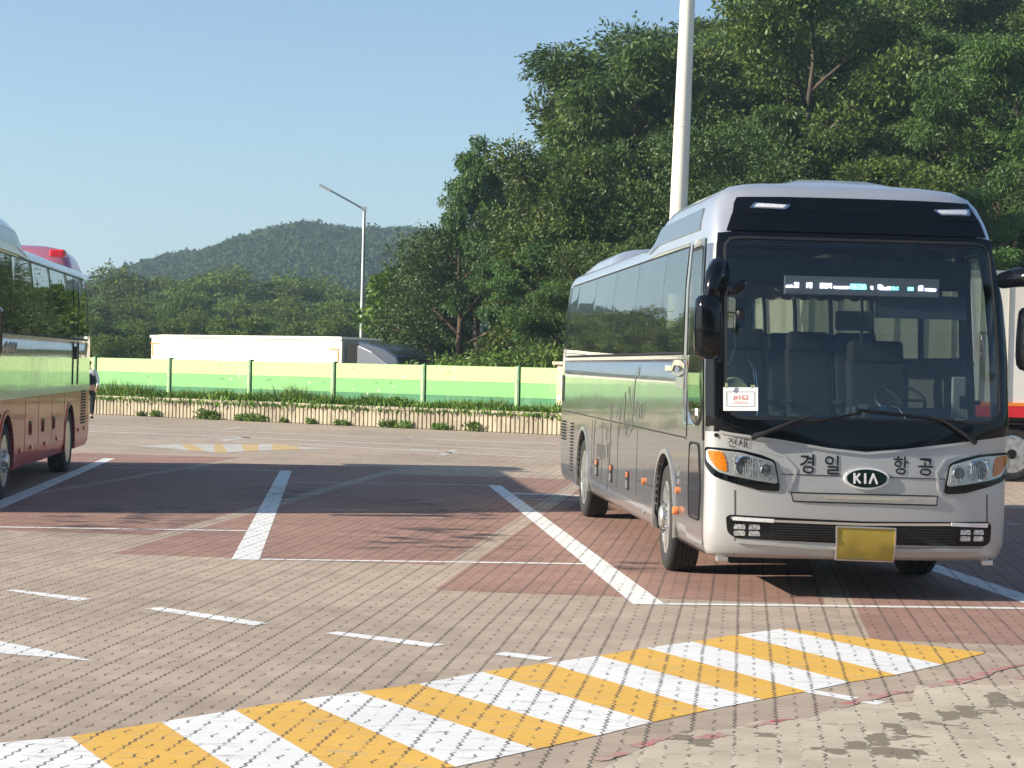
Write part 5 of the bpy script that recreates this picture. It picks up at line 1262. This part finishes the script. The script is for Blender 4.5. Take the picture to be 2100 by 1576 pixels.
def tree_template(kind, H=10., W_=6., n_limb=9, puffs=60, per=320, lf=(.26, .11), base=.18, mat='leaf_oak', bark='bark', droop=.2, flat=.55, lean=0., psize=(.6, 1.25), shape=1.0, seed=1):
    r = random.Random(seed); bm = bmesh.new(); trunk = []
    x = y = 0.
    for k in range(9):
        t = k/8; trunk.append(Vector((x+lean*t*H*.1, y, t*H*.86))); x += r.uniform(-.12, .12)*H*.1; y += r.uniform(-.1, .1)*H*.1
    R0 = .022*H; btube(bm, trunk, [R0*(1.25-1.1*k/8) if k else R0*1.6 for k in range(9)], 9)
    tips = []
    def at(t): k = min(7, int(t*8)); return trunk[k].lerp(trunk[k+1], t*8-k)
    for i in range(n_limb):
        t = base+.08+(.95-base-.08)*(i+.5)/n_limb; p = at(t); az = i*2.4+r.uniform(-.5, .5)
        # crown width profile
        h = (t-base)/(1-base); wr = (math.sin(math.pi*min(1., max(.0, h*.82+.14)))**.7)*W_/2*shape if shape > 0 else (1-h)**.7*W_/2
        L = wr*r.uniform(.75, 1.1); rise = (.15+.55*h)*L
        q1 = p+Vector((math.cos(az)*L*.5, math.sin(az)*L*.5, rise*.65)); q2 = p+Vector((math.cos(az)*L*.95, math.sin(az)*L*.95, rise))
        rad = R0*(.55-.35*h); btube(bm, [p, q1, q2], [rad, rad*.6, rad*.2], 6)
        tips += [(q2, 1.), (q1, .8)]
        for j in range(3):
            a2 = az+r.uniform(-1.1, 1.1); s_ = p.lerp(q1, .5) if j == 0 else q1; l2 = L*r.uniform(.3, .55); e = s_+Vector((math.cos(a2)*l2, math.sin(a2)*l2, r.uniform(-.1, .5)*l2)); btube(bm, [s_, e], [rad*.4, rad*.12], 5); tips.append((e, .9))
    tips.append((trunk[-1]+Vector((0, 0, H*.04)), .8))
    bmesh.ops.recalc_face_normals(bm, faces=bm.faces); tm = bpy.data.meshes.new(kind+'_trunk'); bm.to_mesh(tm); bm.free(); tm.polygons.foreach_set('use_smooth', [True]*len(tm.polygons)); tm.materials.append(M[bark])
    P_ = []; D_ = []; U_ = []
    for i in range(puffs):
        c, k = tips[i % len(tips)] if i < len(tips) else tips[r.randrange(len(tips))]
        c = c + Vector((r.gauss(0, .28), r.gauss(0, .28), r.gauss(0, .25)))*(W_/7) if i >= len(tips) else c
        rad = r.uniform(*psize)*k; n = int(per*(rad/psize[1])**2)+20
        u = NR.normal(size=(n, 3)); u /= np.linalg.norm(u, axis=1, keepdims=True); u[:, 2] = np.abs(u[:, 2])*NR.choice([1, 1, 1, -.5], n)
        # twigs: lumpy radius so the outline is broken
        lump = 1+.35*np.sin(u[:, 0]*7+i)*np.cos(u[:, 1]*6+2*i)
        rr_ = rad*lump*NR.uniform(.45, 1.05, n)**.5
        p = u*rr_[:, None]*np.array([1, 1, flat]) + np.array(c)
        d = u*np.array([1, 1, .5])+NR.normal(size=(n, 3))*.45; d[:, 2] -= droop
        P_.append(p); D_.append(d); U_.append(u)
    cm = leaf_mesh(kind+'_crown', np.concatenate(P_), np.concatenate(D_), np.full(sum(map(len, P_)), lf[0]), np.full(sum(map(len, P_)), lf[1]), M[mat], tilt=.2, nb=np.concatenate(U_), nk=.8)
    return tm, cm
def place_tree(tpl, name, loc, s, rz, label, group=None, sz=None, cat='tree'):
    o = empty(name, loc, rz); o.scale = (s, s, sz or s); tag(o, label, cat, group)
    for nm, me in (('trunk', tpl[0]), ('crown', tpl[1])):
        c = bpy.data.objects.new(nm, me); COL.objects.link(c); c.parent = o
    return o
T_loc = [tree_template('locust', 10, 7.0, 12, 120, 950, (.19, .058), .22, 'leaf_locust', droop=.55, flat=.42, psize=(.5, 1.15), seed=3),
         tree_template('locust', 10, 6.4, 11, 105, 950, (.19, .058), .30, 'leaf_locust', droop=.6, flat=.4, psize=(.5, 1.1), seed=14)]
T_cone = tree_template('pointed_locust', 10, 7.6, 15, 150, 950, (.19, .058), .10, 'leaf_locust', droop=.5, flat=.42, psize=(.4, .95), shape=0, seed=6)
T_oak = [tree_template('oak', 10, 7.5, 12, 110, 800, (.17, .085), .2, 'leaf_oak', droop=.1, flat=.6, psize=(.55, 1.1), seed=5),
         tree_template('oak', 10, 7.0, 10, 95, 800, (.17, .085), .28, 'leaf_oak', droop=.15, flat=.55, psize=(.5, 1.2), seed=23)]
T_drk = [tree_template('thicket', 8, 7.0, 12, 110, 650, (.14, .065), .03, 'leaf_dark', 'bark_red', droop=.1, flat=.75, psize=(.6, 1.2), seed=8)]
T_far = [tree_template('round_tree', 9, 8.0, 11, 60, 560, (.27, .15), .10, 'leaf_far', droop=.1, flat=.8, psize=(.8, 1.6), seed=9),
         tree_template('round_tree', 9, 7.2, 10, 55, 560, (.27, .15), .06, 'leaf_far', droop=.1, flat=.85, psize=(.8, 1.5), seed=19)]
T_vin = [tree_template('vine', 6, 4.6, 10, 60, 380, (.22, .17), .0, 'leaf_vine', droop=.5, flat=.9, psize=(.5, .95), seed=31)]
T_sprig = [tree_template('sapling', 2.4, 2.2, 8, 26, 130, (.20, .06), .0, 'weed_green', droop=.5, flat=.6, psize=(.3, .6), seed=41)]
def px_at(u, d): return (u-1050)/4000*d
def put(tpl, name, u, d, top_v, label, group=None, s_over=None, h0=10., base=None, rz=None, wide=1.0):
    """stand a tree d metres off at bearing u so that its top reaches height top_v"""
    x = px_at(u, d); z0 = terrain_z(x, d) if base is None else base
    hor = 752.5+.0226*(u-1050); ztop = 1.88+(hor-top_v)/4000*d; h = max(1.0, ztop-z0); s = h/h0*1.02
    o = place_tree(tpl, name, (x, d, z0-.1), s*wide, rz if rz is not None else rnd.uniform(0, 6.28), label, group, sz=s)
    return o
def s_of(u):
    t = (u-1050)/4000; return (13.7+t*64.4)/(.832+.555*t)
ORD = ['first', 'second', 'third', 'fourth', 'fifth', 'sixth', 'seventh', 'eighth', 'ninth', 'tenth', 'eleventh', 'twelfth', 'thirteenth', 'fourteenth', 'fifteenth', 'sixteenth', 'seventeenth']
def near(u, bins):
    for lim, w in bins:
        if u < lim: return w
    return bins[-1][1]
# the prominent ones
put(T_cone, 'locust_tree', 978, 80, 232, 'feathery locust tree rising alone at the left end of the wood, above the lorry cab', base=-1.1, rz=1.0, wide=.52)
put(T_oak[0], 'oak_tree', 1225, 84, 135, 'broad oak reaching a leafy arm left over the feathery locust tree', rz=.6, wide=.68)
put(T_oak[1], 'oak_tree', 1640, 74, -60, 'tall oak with a forked bare trunk right above the roof of the silver bus', rz=2.0, wide=.8)
put(T_loc[1], 'locust_tree', 1310, 76, 50, 'tall drooping locust tree just left of the white mast', rz=.2, wide=.9)
put(T_drk[0], 'thicket_tree', 945, 79, 460, 'dark small-leaved tree with a reddish trunk above the right end of the green barrier', base=-1.1, h0=8., rz=.7, wide=1.0)
put(T_vin[0], 'vine_tree', 848, 88, 540, 'bright green creeper-covered shrub at the far left edge of the wood beside the lamp post', base=-.9, h0=6., wide=.9)
put(T_loc[1], 'locust_tree', 1100, 68, 480, 'low spreading locust tree behind the stone pillar', base=-.4, rz=2.2, wide=.8)
put(T_loc[0], 'locust_tree', 2070, 66, 60, 'tall feathery locust tree at the right edge of the picture', rz=3.0, wide=.8)
grp = 'trees of the dense wood behind the silver bus'
lab = 'green tree in the dense wood rising behind the silver bus, merging with its neighbours'
USED = set()
WB = [(1100, 'beyond the stone pillar'), (1190, 'above the tail of the bus'), (1290, 'above the bus rear unit'), (1385, 'left of the mast'), (1440, 'right against the mast'), (1530, 'just right of the mast'), (1620, 'above the left marker lamp'), (1730, 'left of the roof centre'), (1830, 'right of the roof centre'), (1900, 'short of the right marker lamp'), (1990, 'above the right marker lamp'), (2080, 'above the right mirror'), (9999, 'at the right picture edge')]
rows = [(63, [(1190, 560), (1240, 500), (1330, 470), (1440, 430), (1520, 400), (1740, 350), (1850, 320), (1960, 360), (2050, 350)]),
        (71, [(1080, 430), (1150, 300), (1200, 360), (1390, 230), (1480, 260), (1560, 190), (1760, 210), (1880, 180), (1980, 220), (2120, 190)]),
        (82, [(890, 620), (1060, 430), (1160, 330), (1250, 240), (1370, 130), (1450, 90), (1550, 60), (1700, 40), (1800, 60), (1910, 20), (2010, 60), (2110, 10)]),
        (92, [(1140, 390), (1240, 240), (1320, 150), (1410, 60), (1480, 30), (1600, -60), (1720, -40), (1830, -90), (1950, -60), (2060, -110), (2160, -60)]),
        (104, [(1310, 170), (1380, 80), (1460, 10), (1540, 0), (1660, -120), (1780, -30), (1900, -150), (2030, -60), (2140, -150)])]
for ri, (d, L_) in enumerate(rows):
    for k, (u, tv) in enumerate(L_):
        q = (ri*5+k*3) % 7; tp_, nm, h0 = ((T_loc[0], 'locust_tree', 10), (T_oak[0], 'oak_tree', 10), (T_loc[1], 'locust_tree', 10), (T_drk[0], 'thicket_tree', 8), (T_oak[1], 'oak_tree', 10), (T_loc[0], 'locust_tree', 10), (T_loc[1], 'locust_tree', 10))[q]
        kd = {'locust_tree': 'feathery locust tree', 'oak_tree': 'broad-leaved oak', 'thicket_tree': 'dark small-leaved tree'}[nm]
        lab = kd + ' ' + ('at the front of the wood', 'in the second row of the wood', 'midway up the wood', 'high in the wood', 'on the skyline of the wood')[ri] + ', ' + near(u, WB)
        while lab in USED: lab = lab.replace(' wood, ', ' wood, farther right, ') if 'farther' not in lab else lab + ' edge'
        USED.add(lab)
        o = put(tp_, nm, u+rnd.uniform(-15, 15), d+rnd.uniform(-3, 3), tv+rnd.uniform(-10, 10), lab, grp, h0=h0, wide=(.8 if u > 1250 else .68)+.2*rnd.random())
for k, (u, d, tv) in enumerate([(2230, 64, 240), (2330, 72, 130), (2440, 66, 200), (2260, 82, 0), (2400, 86, -40), (2560, 80, 60), (2330, 100, -120), (2520, 104, -80)]):
    put((T_loc[0], T_oak[0])[k % 2], ('locust_tree', 'oak_tree')[k % 2], u, d, tv, ORD[k]+' tree of the wood beyond the right edge of the picture', grp)
# saplings sprouting over the barrier
for k, (u, tv) in enumerate([(885, 712), (918, 704), (952, 716), (990, 700), (1030, 706), (1070, 682), (1105, 700), (1140, 690)]):
    put(T_sprig[0], 'sapling', u, fence_pt(s_of(u), 0).y + 4.2+rnd.uniform(-.5, 1), tv, ORD[k]+' young sapling from the left sprouting behind the top of the green barrier', 'saplings behind the barrier', base=0, h0=2.4, wide=.85)
# the wood behind the photographer, mirrored in the windscreen and the black panels
for k, (x, y, h) in enumerate([(34, -40, 12), (26, -44, 14), (17, -46, 13), (8, -48, 15), (0, -48, 16), (-9, -46, 18), (-17, -44, 20), (-25, -40, 22), (-32, -34, 23), (-38, -28, 21), (4, -60, 18), (20, -58, 17), (-14, -58, 24)]):
    tp_, nm, h0 = ((T_drk[0], 'thicket_tree', 8.), (T_oak[0], 'oak_tree', 10.), (T_drk[0], 'thicket_tree', 8.))[k % 3]
    place_tree(tp_, nm, (x, y, -.1), h/h0*1.1, k*1.3, ORD[k]+' tree from the right in the row behind the viewpoint, mirrored in the windscreen', 'trees behind the viewpoint', sz=h/h0)
# middle-distance belt beyond the highway
grp = 'round trees of the belt beyond the highway'; lab = 'rounded green tree in the belt beyond the highway, below the wooded hill'
FB = [(-100, 'past the far left edge'), (-20, 'outside the left edge'), (45, 'behind the left coach mirror'), (120, 'behind the left coach'), (215, 'right of the left coach'), (285, 'before the lorry tail'), (360, 'above the lorry tail'), (440, 'left of the lorry middle'), (510, 'above the lorry middle'), (570, 'right of the lorry middle'), (630, 'under the hill top'), (690, 'left of the street lamp'), (735, 'against the street lamp'), (790, 'right of the street lamp'), (9999, 'above the lorry cab')]
for d, L_, ht in ((205, [(-60, 560), (20, 575), (110, 580), (195, 572), (265, 558), (345, 562), (425, 570), (470, 578), (540, 572), (600, 585), (655, 590), (720, 592), (790, 600), (850, 600), (-140, 570)], 0),
              (170, [(-40, 600), (60, 612), (150, 610), (235, 618), (310, 625), (380, 600), (450, 612), (530, 610), (610, 618), (680, 612), (750, 625), (820, 640)], 0),
              (135, [(-80, 660), (10, 650), (95, 660), (180, 640), (250, 665), (330, 660), (410, 655), (490, 650), (570, 668), (640, 665), (710, 655), (780, 668)], 0),
              (112, [(-60, 690), (40, 700), (130, 695), (220, 690), (290, 700), (370, 690), (450, 695), (540, 690), (620, 700), (700, 690), (770, 695)], 0)):
    for k, (u, tv) in enumerate(L_):
        lab = 'rounded tree ' + {205: 'along the skyline of the belt', 170: 'in the third row of the belt', 135: 'in the second row of the belt', 112: 'low at the front of the belt'}[d] + ', ' + near(u, FB)
        while lab in USED: lab = lab.replace(' belt, ', ' belt, second one ')
        USED.add(lab)
        put(T_far[k % 2], 'round_tree', u+rnd.uniform(-12, 12), d+rnd.uniform(-6, 6), tv+rnd.uniform(-8, 8), lab, grp, h0=9., base=-1.3, wide=(1.0 if d > 180 else .95)+.2*rnd.random())
# wooded hills: terrain plus one mass of canopy
def hill(name, prof, d, depth, mat):
    us = np.array([p[0] for p in prof], float); vs = np.array([p[1] for p in prof], float)
    xs = np.linspace(px_at(us[0], d), px_at(us[-1], d), 60); ys = np.linspace(-1, 1, 22); V = []
    def hz(x, t):
        u = 1050+4000*x/d; v = np.interp(u, us, vs); hor = 752.5+.0226*(u-1050); top = 1.88+(hor-v)/4000*d
        f = math.cos(max(-1., min(1., t))*math.pi/2)**1.15
        w = 1+.10*math.sin(x*.045+t*4)+.07*math.sin(x*.09-t*7)*(1-f)
        return -2+(top+2)*f*w if f < .97 else -2+(top+2)*f
    for t in ys:
        for x in xs: V.append((x, d+t*depth, hz(x, t)))
    n = 60; F = [(j*n+i, j*n+i+1, (j+1)*n+i+1, (j+1)*n+i) for j in range(21) for i in range(n-1)]
    tag(pymesh(name, V, F, mat, smooth=True), kind='structure'); return hz, xs[0], xs[-1]
simple('hill_soil', (.03, .045, .018), .95)
def canopy(name, hz, x0, x1, d, depth, count, r0, leaf, mat, t0=-1., t1=.2):
    P_ = []; D_ = []; U_ = []
    for i in range(count):
        x = NR.uniform(x0, x1); t = t0+(t1-t0)*NR.random(); c = np.array([x, d+t*depth, hz(x, t)+r0*NR.uniform(-.1, .5)]); rad = r0*NR.uniform(.6, 1.25); n = 56
        u = NR.normal(size=(n, 3)); u /= np.linalg.norm(u, axis=1, keepdims=True); u[:, 2] = np.abs(u[:, 2])
        lump = 1+.3*np.sin(u[:, 0]*5+i)*np.cos(u[:, 1]*4+2*i)
        P_.append(u*(rad*lump*NR.uniform(.8, 1.0, n))[:, None]*np.array([1, 1, 1.0])+c); dd = np.cross(u, NR.normal(size=(n, 3))); D_.append(dd+u*.2); U_.append(u)
    p = np.concatenate(P_); me = leaf_mesh(name, p, np.concatenate(D_), np.full(len(p), leaf), np.full(len(p), leaf*.75), M[mat], tilt=.0, nb=np.concatenate(U_), nk=1.2)
    o = bpy.data.objects.new(name, me); COL.objects.link(o); tag(o, kind='stuff'); return o
hp = [(60, 640), (180, 600), (240, 580), (310, 545), (350, 527), (400, 519), (445, 522), (500, 502), (550, 482), (600, 466), (640, 452), (690, 453), (740, 453), (800, 452), (860, 458), (940, 470), (1040, 500), (1160, 560)]
hz, x0, x1 = hill('hill', [(u+(28 if u > 420 else 12), v+47) for u, v in hp], 620., 260., M['hill_soil'])
tag(canopy('hill_forest', hz, x0, x1, 620., 260., 11000, 2.5, 1.35, 'leaf_hill'), 'dense forest covering the rounded hill beyond the tree belt', 'forest')
hz2, x0, x1 = hill('far_hill', [(-120, 720), (0, 680), (60, 642), (120, 610), (160, 596), (190, 604), (220, 628), (260, 660), (330, 720)], 2300., 500., M['hill_soil'])
tag(canopy('far_forest', hz2, x0, x1, 2300., 500., 1500, 11., 8., 'leaf_hill'), 'faint blue forest on the distant hill just right of the left coach', 'forest')
# weeds along the top of the low wall and at its foot
def grass(name, n, fn, h, w, mat):
    P_ = []; D_ = []; Ln = []
    for i in range(n):
        p, hh = fn(); P_.append(p); D_.append((NR.normal()*.35, NR.normal()*.35, 1)); Ln.append(hh)
    me = leaf_mesh(name, np.array(P_), np.array(D_), np.array(Ln), np.full(n, w), M[mat], tilt=0)
    o = bpy.data.objects.new(name, me); COL.objects.link(o); return o
def clump(s): return .5+.5*math.sin(s*1.3+.5)*math.sin(s*.47+1)+.25*math.sin(s*4.1)
def f1():
    s = rnd.uniform(-29, 18.8); k = max(.12, clump(s)); hh = rnd.uniform(.08, .38)*(.5+.65*k)*(1.25 if s < 12 else .9); n = rnd.uniform(.02, .72); q = fence_pt(s, n, .56+rnd.uniform(0, .05))
    return tuple(q), hh
o = grass('weeds', 34000, f1, .3, .032, 'weed_green'); tag(o, 'ragged strip of green weeds growing along the top of the low concrete wall', 'weeds', kind='stuff')
def f2():
    s = rnd.uniform(-29, 18.8); k = max(0., clump(s*1.1+2)-.2); n = rnd.gauss(.15, .16); q = fence_pt(s, n, .60+rnd.uniform(-.12, .24)*k - .12*(n < -.03)); return tuple(q), rnd.uniform(.08, .2)
o = grass('creeping_weeds', 22000, f2, .2, .06, 'leaf_vine'); tag(o, 'leafy creeping weeds spilling over the coping of the low wall', 'weeds', kind='stuff')
labs = ['small weed tuft at the foot of the ribbed wall'] 
def tuft(s, h, k):
    h *= .8
    c = fence_pt(s, -.12, 0); P_ = []; D_ = []
    n = int(260*h/.3)
    for i in range(n):
        a = NR.normal(size=3)*np.array([.16*h/.3, .07, .0]); z = NR.random()**1.3*h; P_.append((a[0]*FE.x+a[1]*FN.x, a[0]*FE.y+a[1]*FN.y, z*.8)); D_.append(NR.normal(size=3)*.7+np.array([0, 0, .7]))
    me = leaf_mesh('weed_tuft', np.array(P_), np.array(D_), np.full(n, .11), np.full(n, .05), M['weed_green'])
    o = bpy.data.objects.new('weed_tuft', me); COL.objects.link(o); o.location = (c.x, c.y, 0.01)
    tag(o, ORD[k]+' weed tuft from the left at the foot of the ribbed concrete wall', 'weed', 'weed tufts along the foot of the wall')
def s_of(u):
    t = (u-1050)/4000; return (13.7+t*64.4)/(.832+.555*t)
TU = []
for u, h in ((325, .22), (427, .42), (443, .34), (500, .24), (520, .28), (543, .25), (588, .14), (645, .18), (700, .16), (716, .14), (795, .20), (808, .26), (838, .26), (905, .2), (918, .18), (978, .34), (296, .15)): TU.append((u, h))
for k, (u, h) in enumerate(sorted(TU)): tuft(s_of(u), h, k)
# ------------------------------------------------------------------ haze: one even body of air
bm = bmesh.new(); bbox(bm, (0, 1500, 60), (5600, 4800, 128)); hz_o = fin('haze', bm, None); tag(hz_o, kind='stuff')
hm = bpy.data.materials.new('haze'); hm.use_nodes = True; t = hm.node_tree; t.nodes.clear()
pv = t.nodes.new('ShaderNodeVolumePrincipled'); pv.inputs['Color'].default_value = (.62, .84, 1., 1); pv.inputs['Density'].default_value = .00048; pv.inputs['Anisotropy'].default_value = .2
ou = t.nodes.new('ShaderNodeOutputMaterial'); t.links.new(pv.outputs[0], ou.inputs['Volume']); hz_o.data.materials.append(hm)
hz_o.visible_shadow = True
SC.cycles.volume_bounces = 0; SC.cycles.max_bounces = 6; SC.cycles.transparent_max_bounces = 16; SC.cycles.use_denoising = True
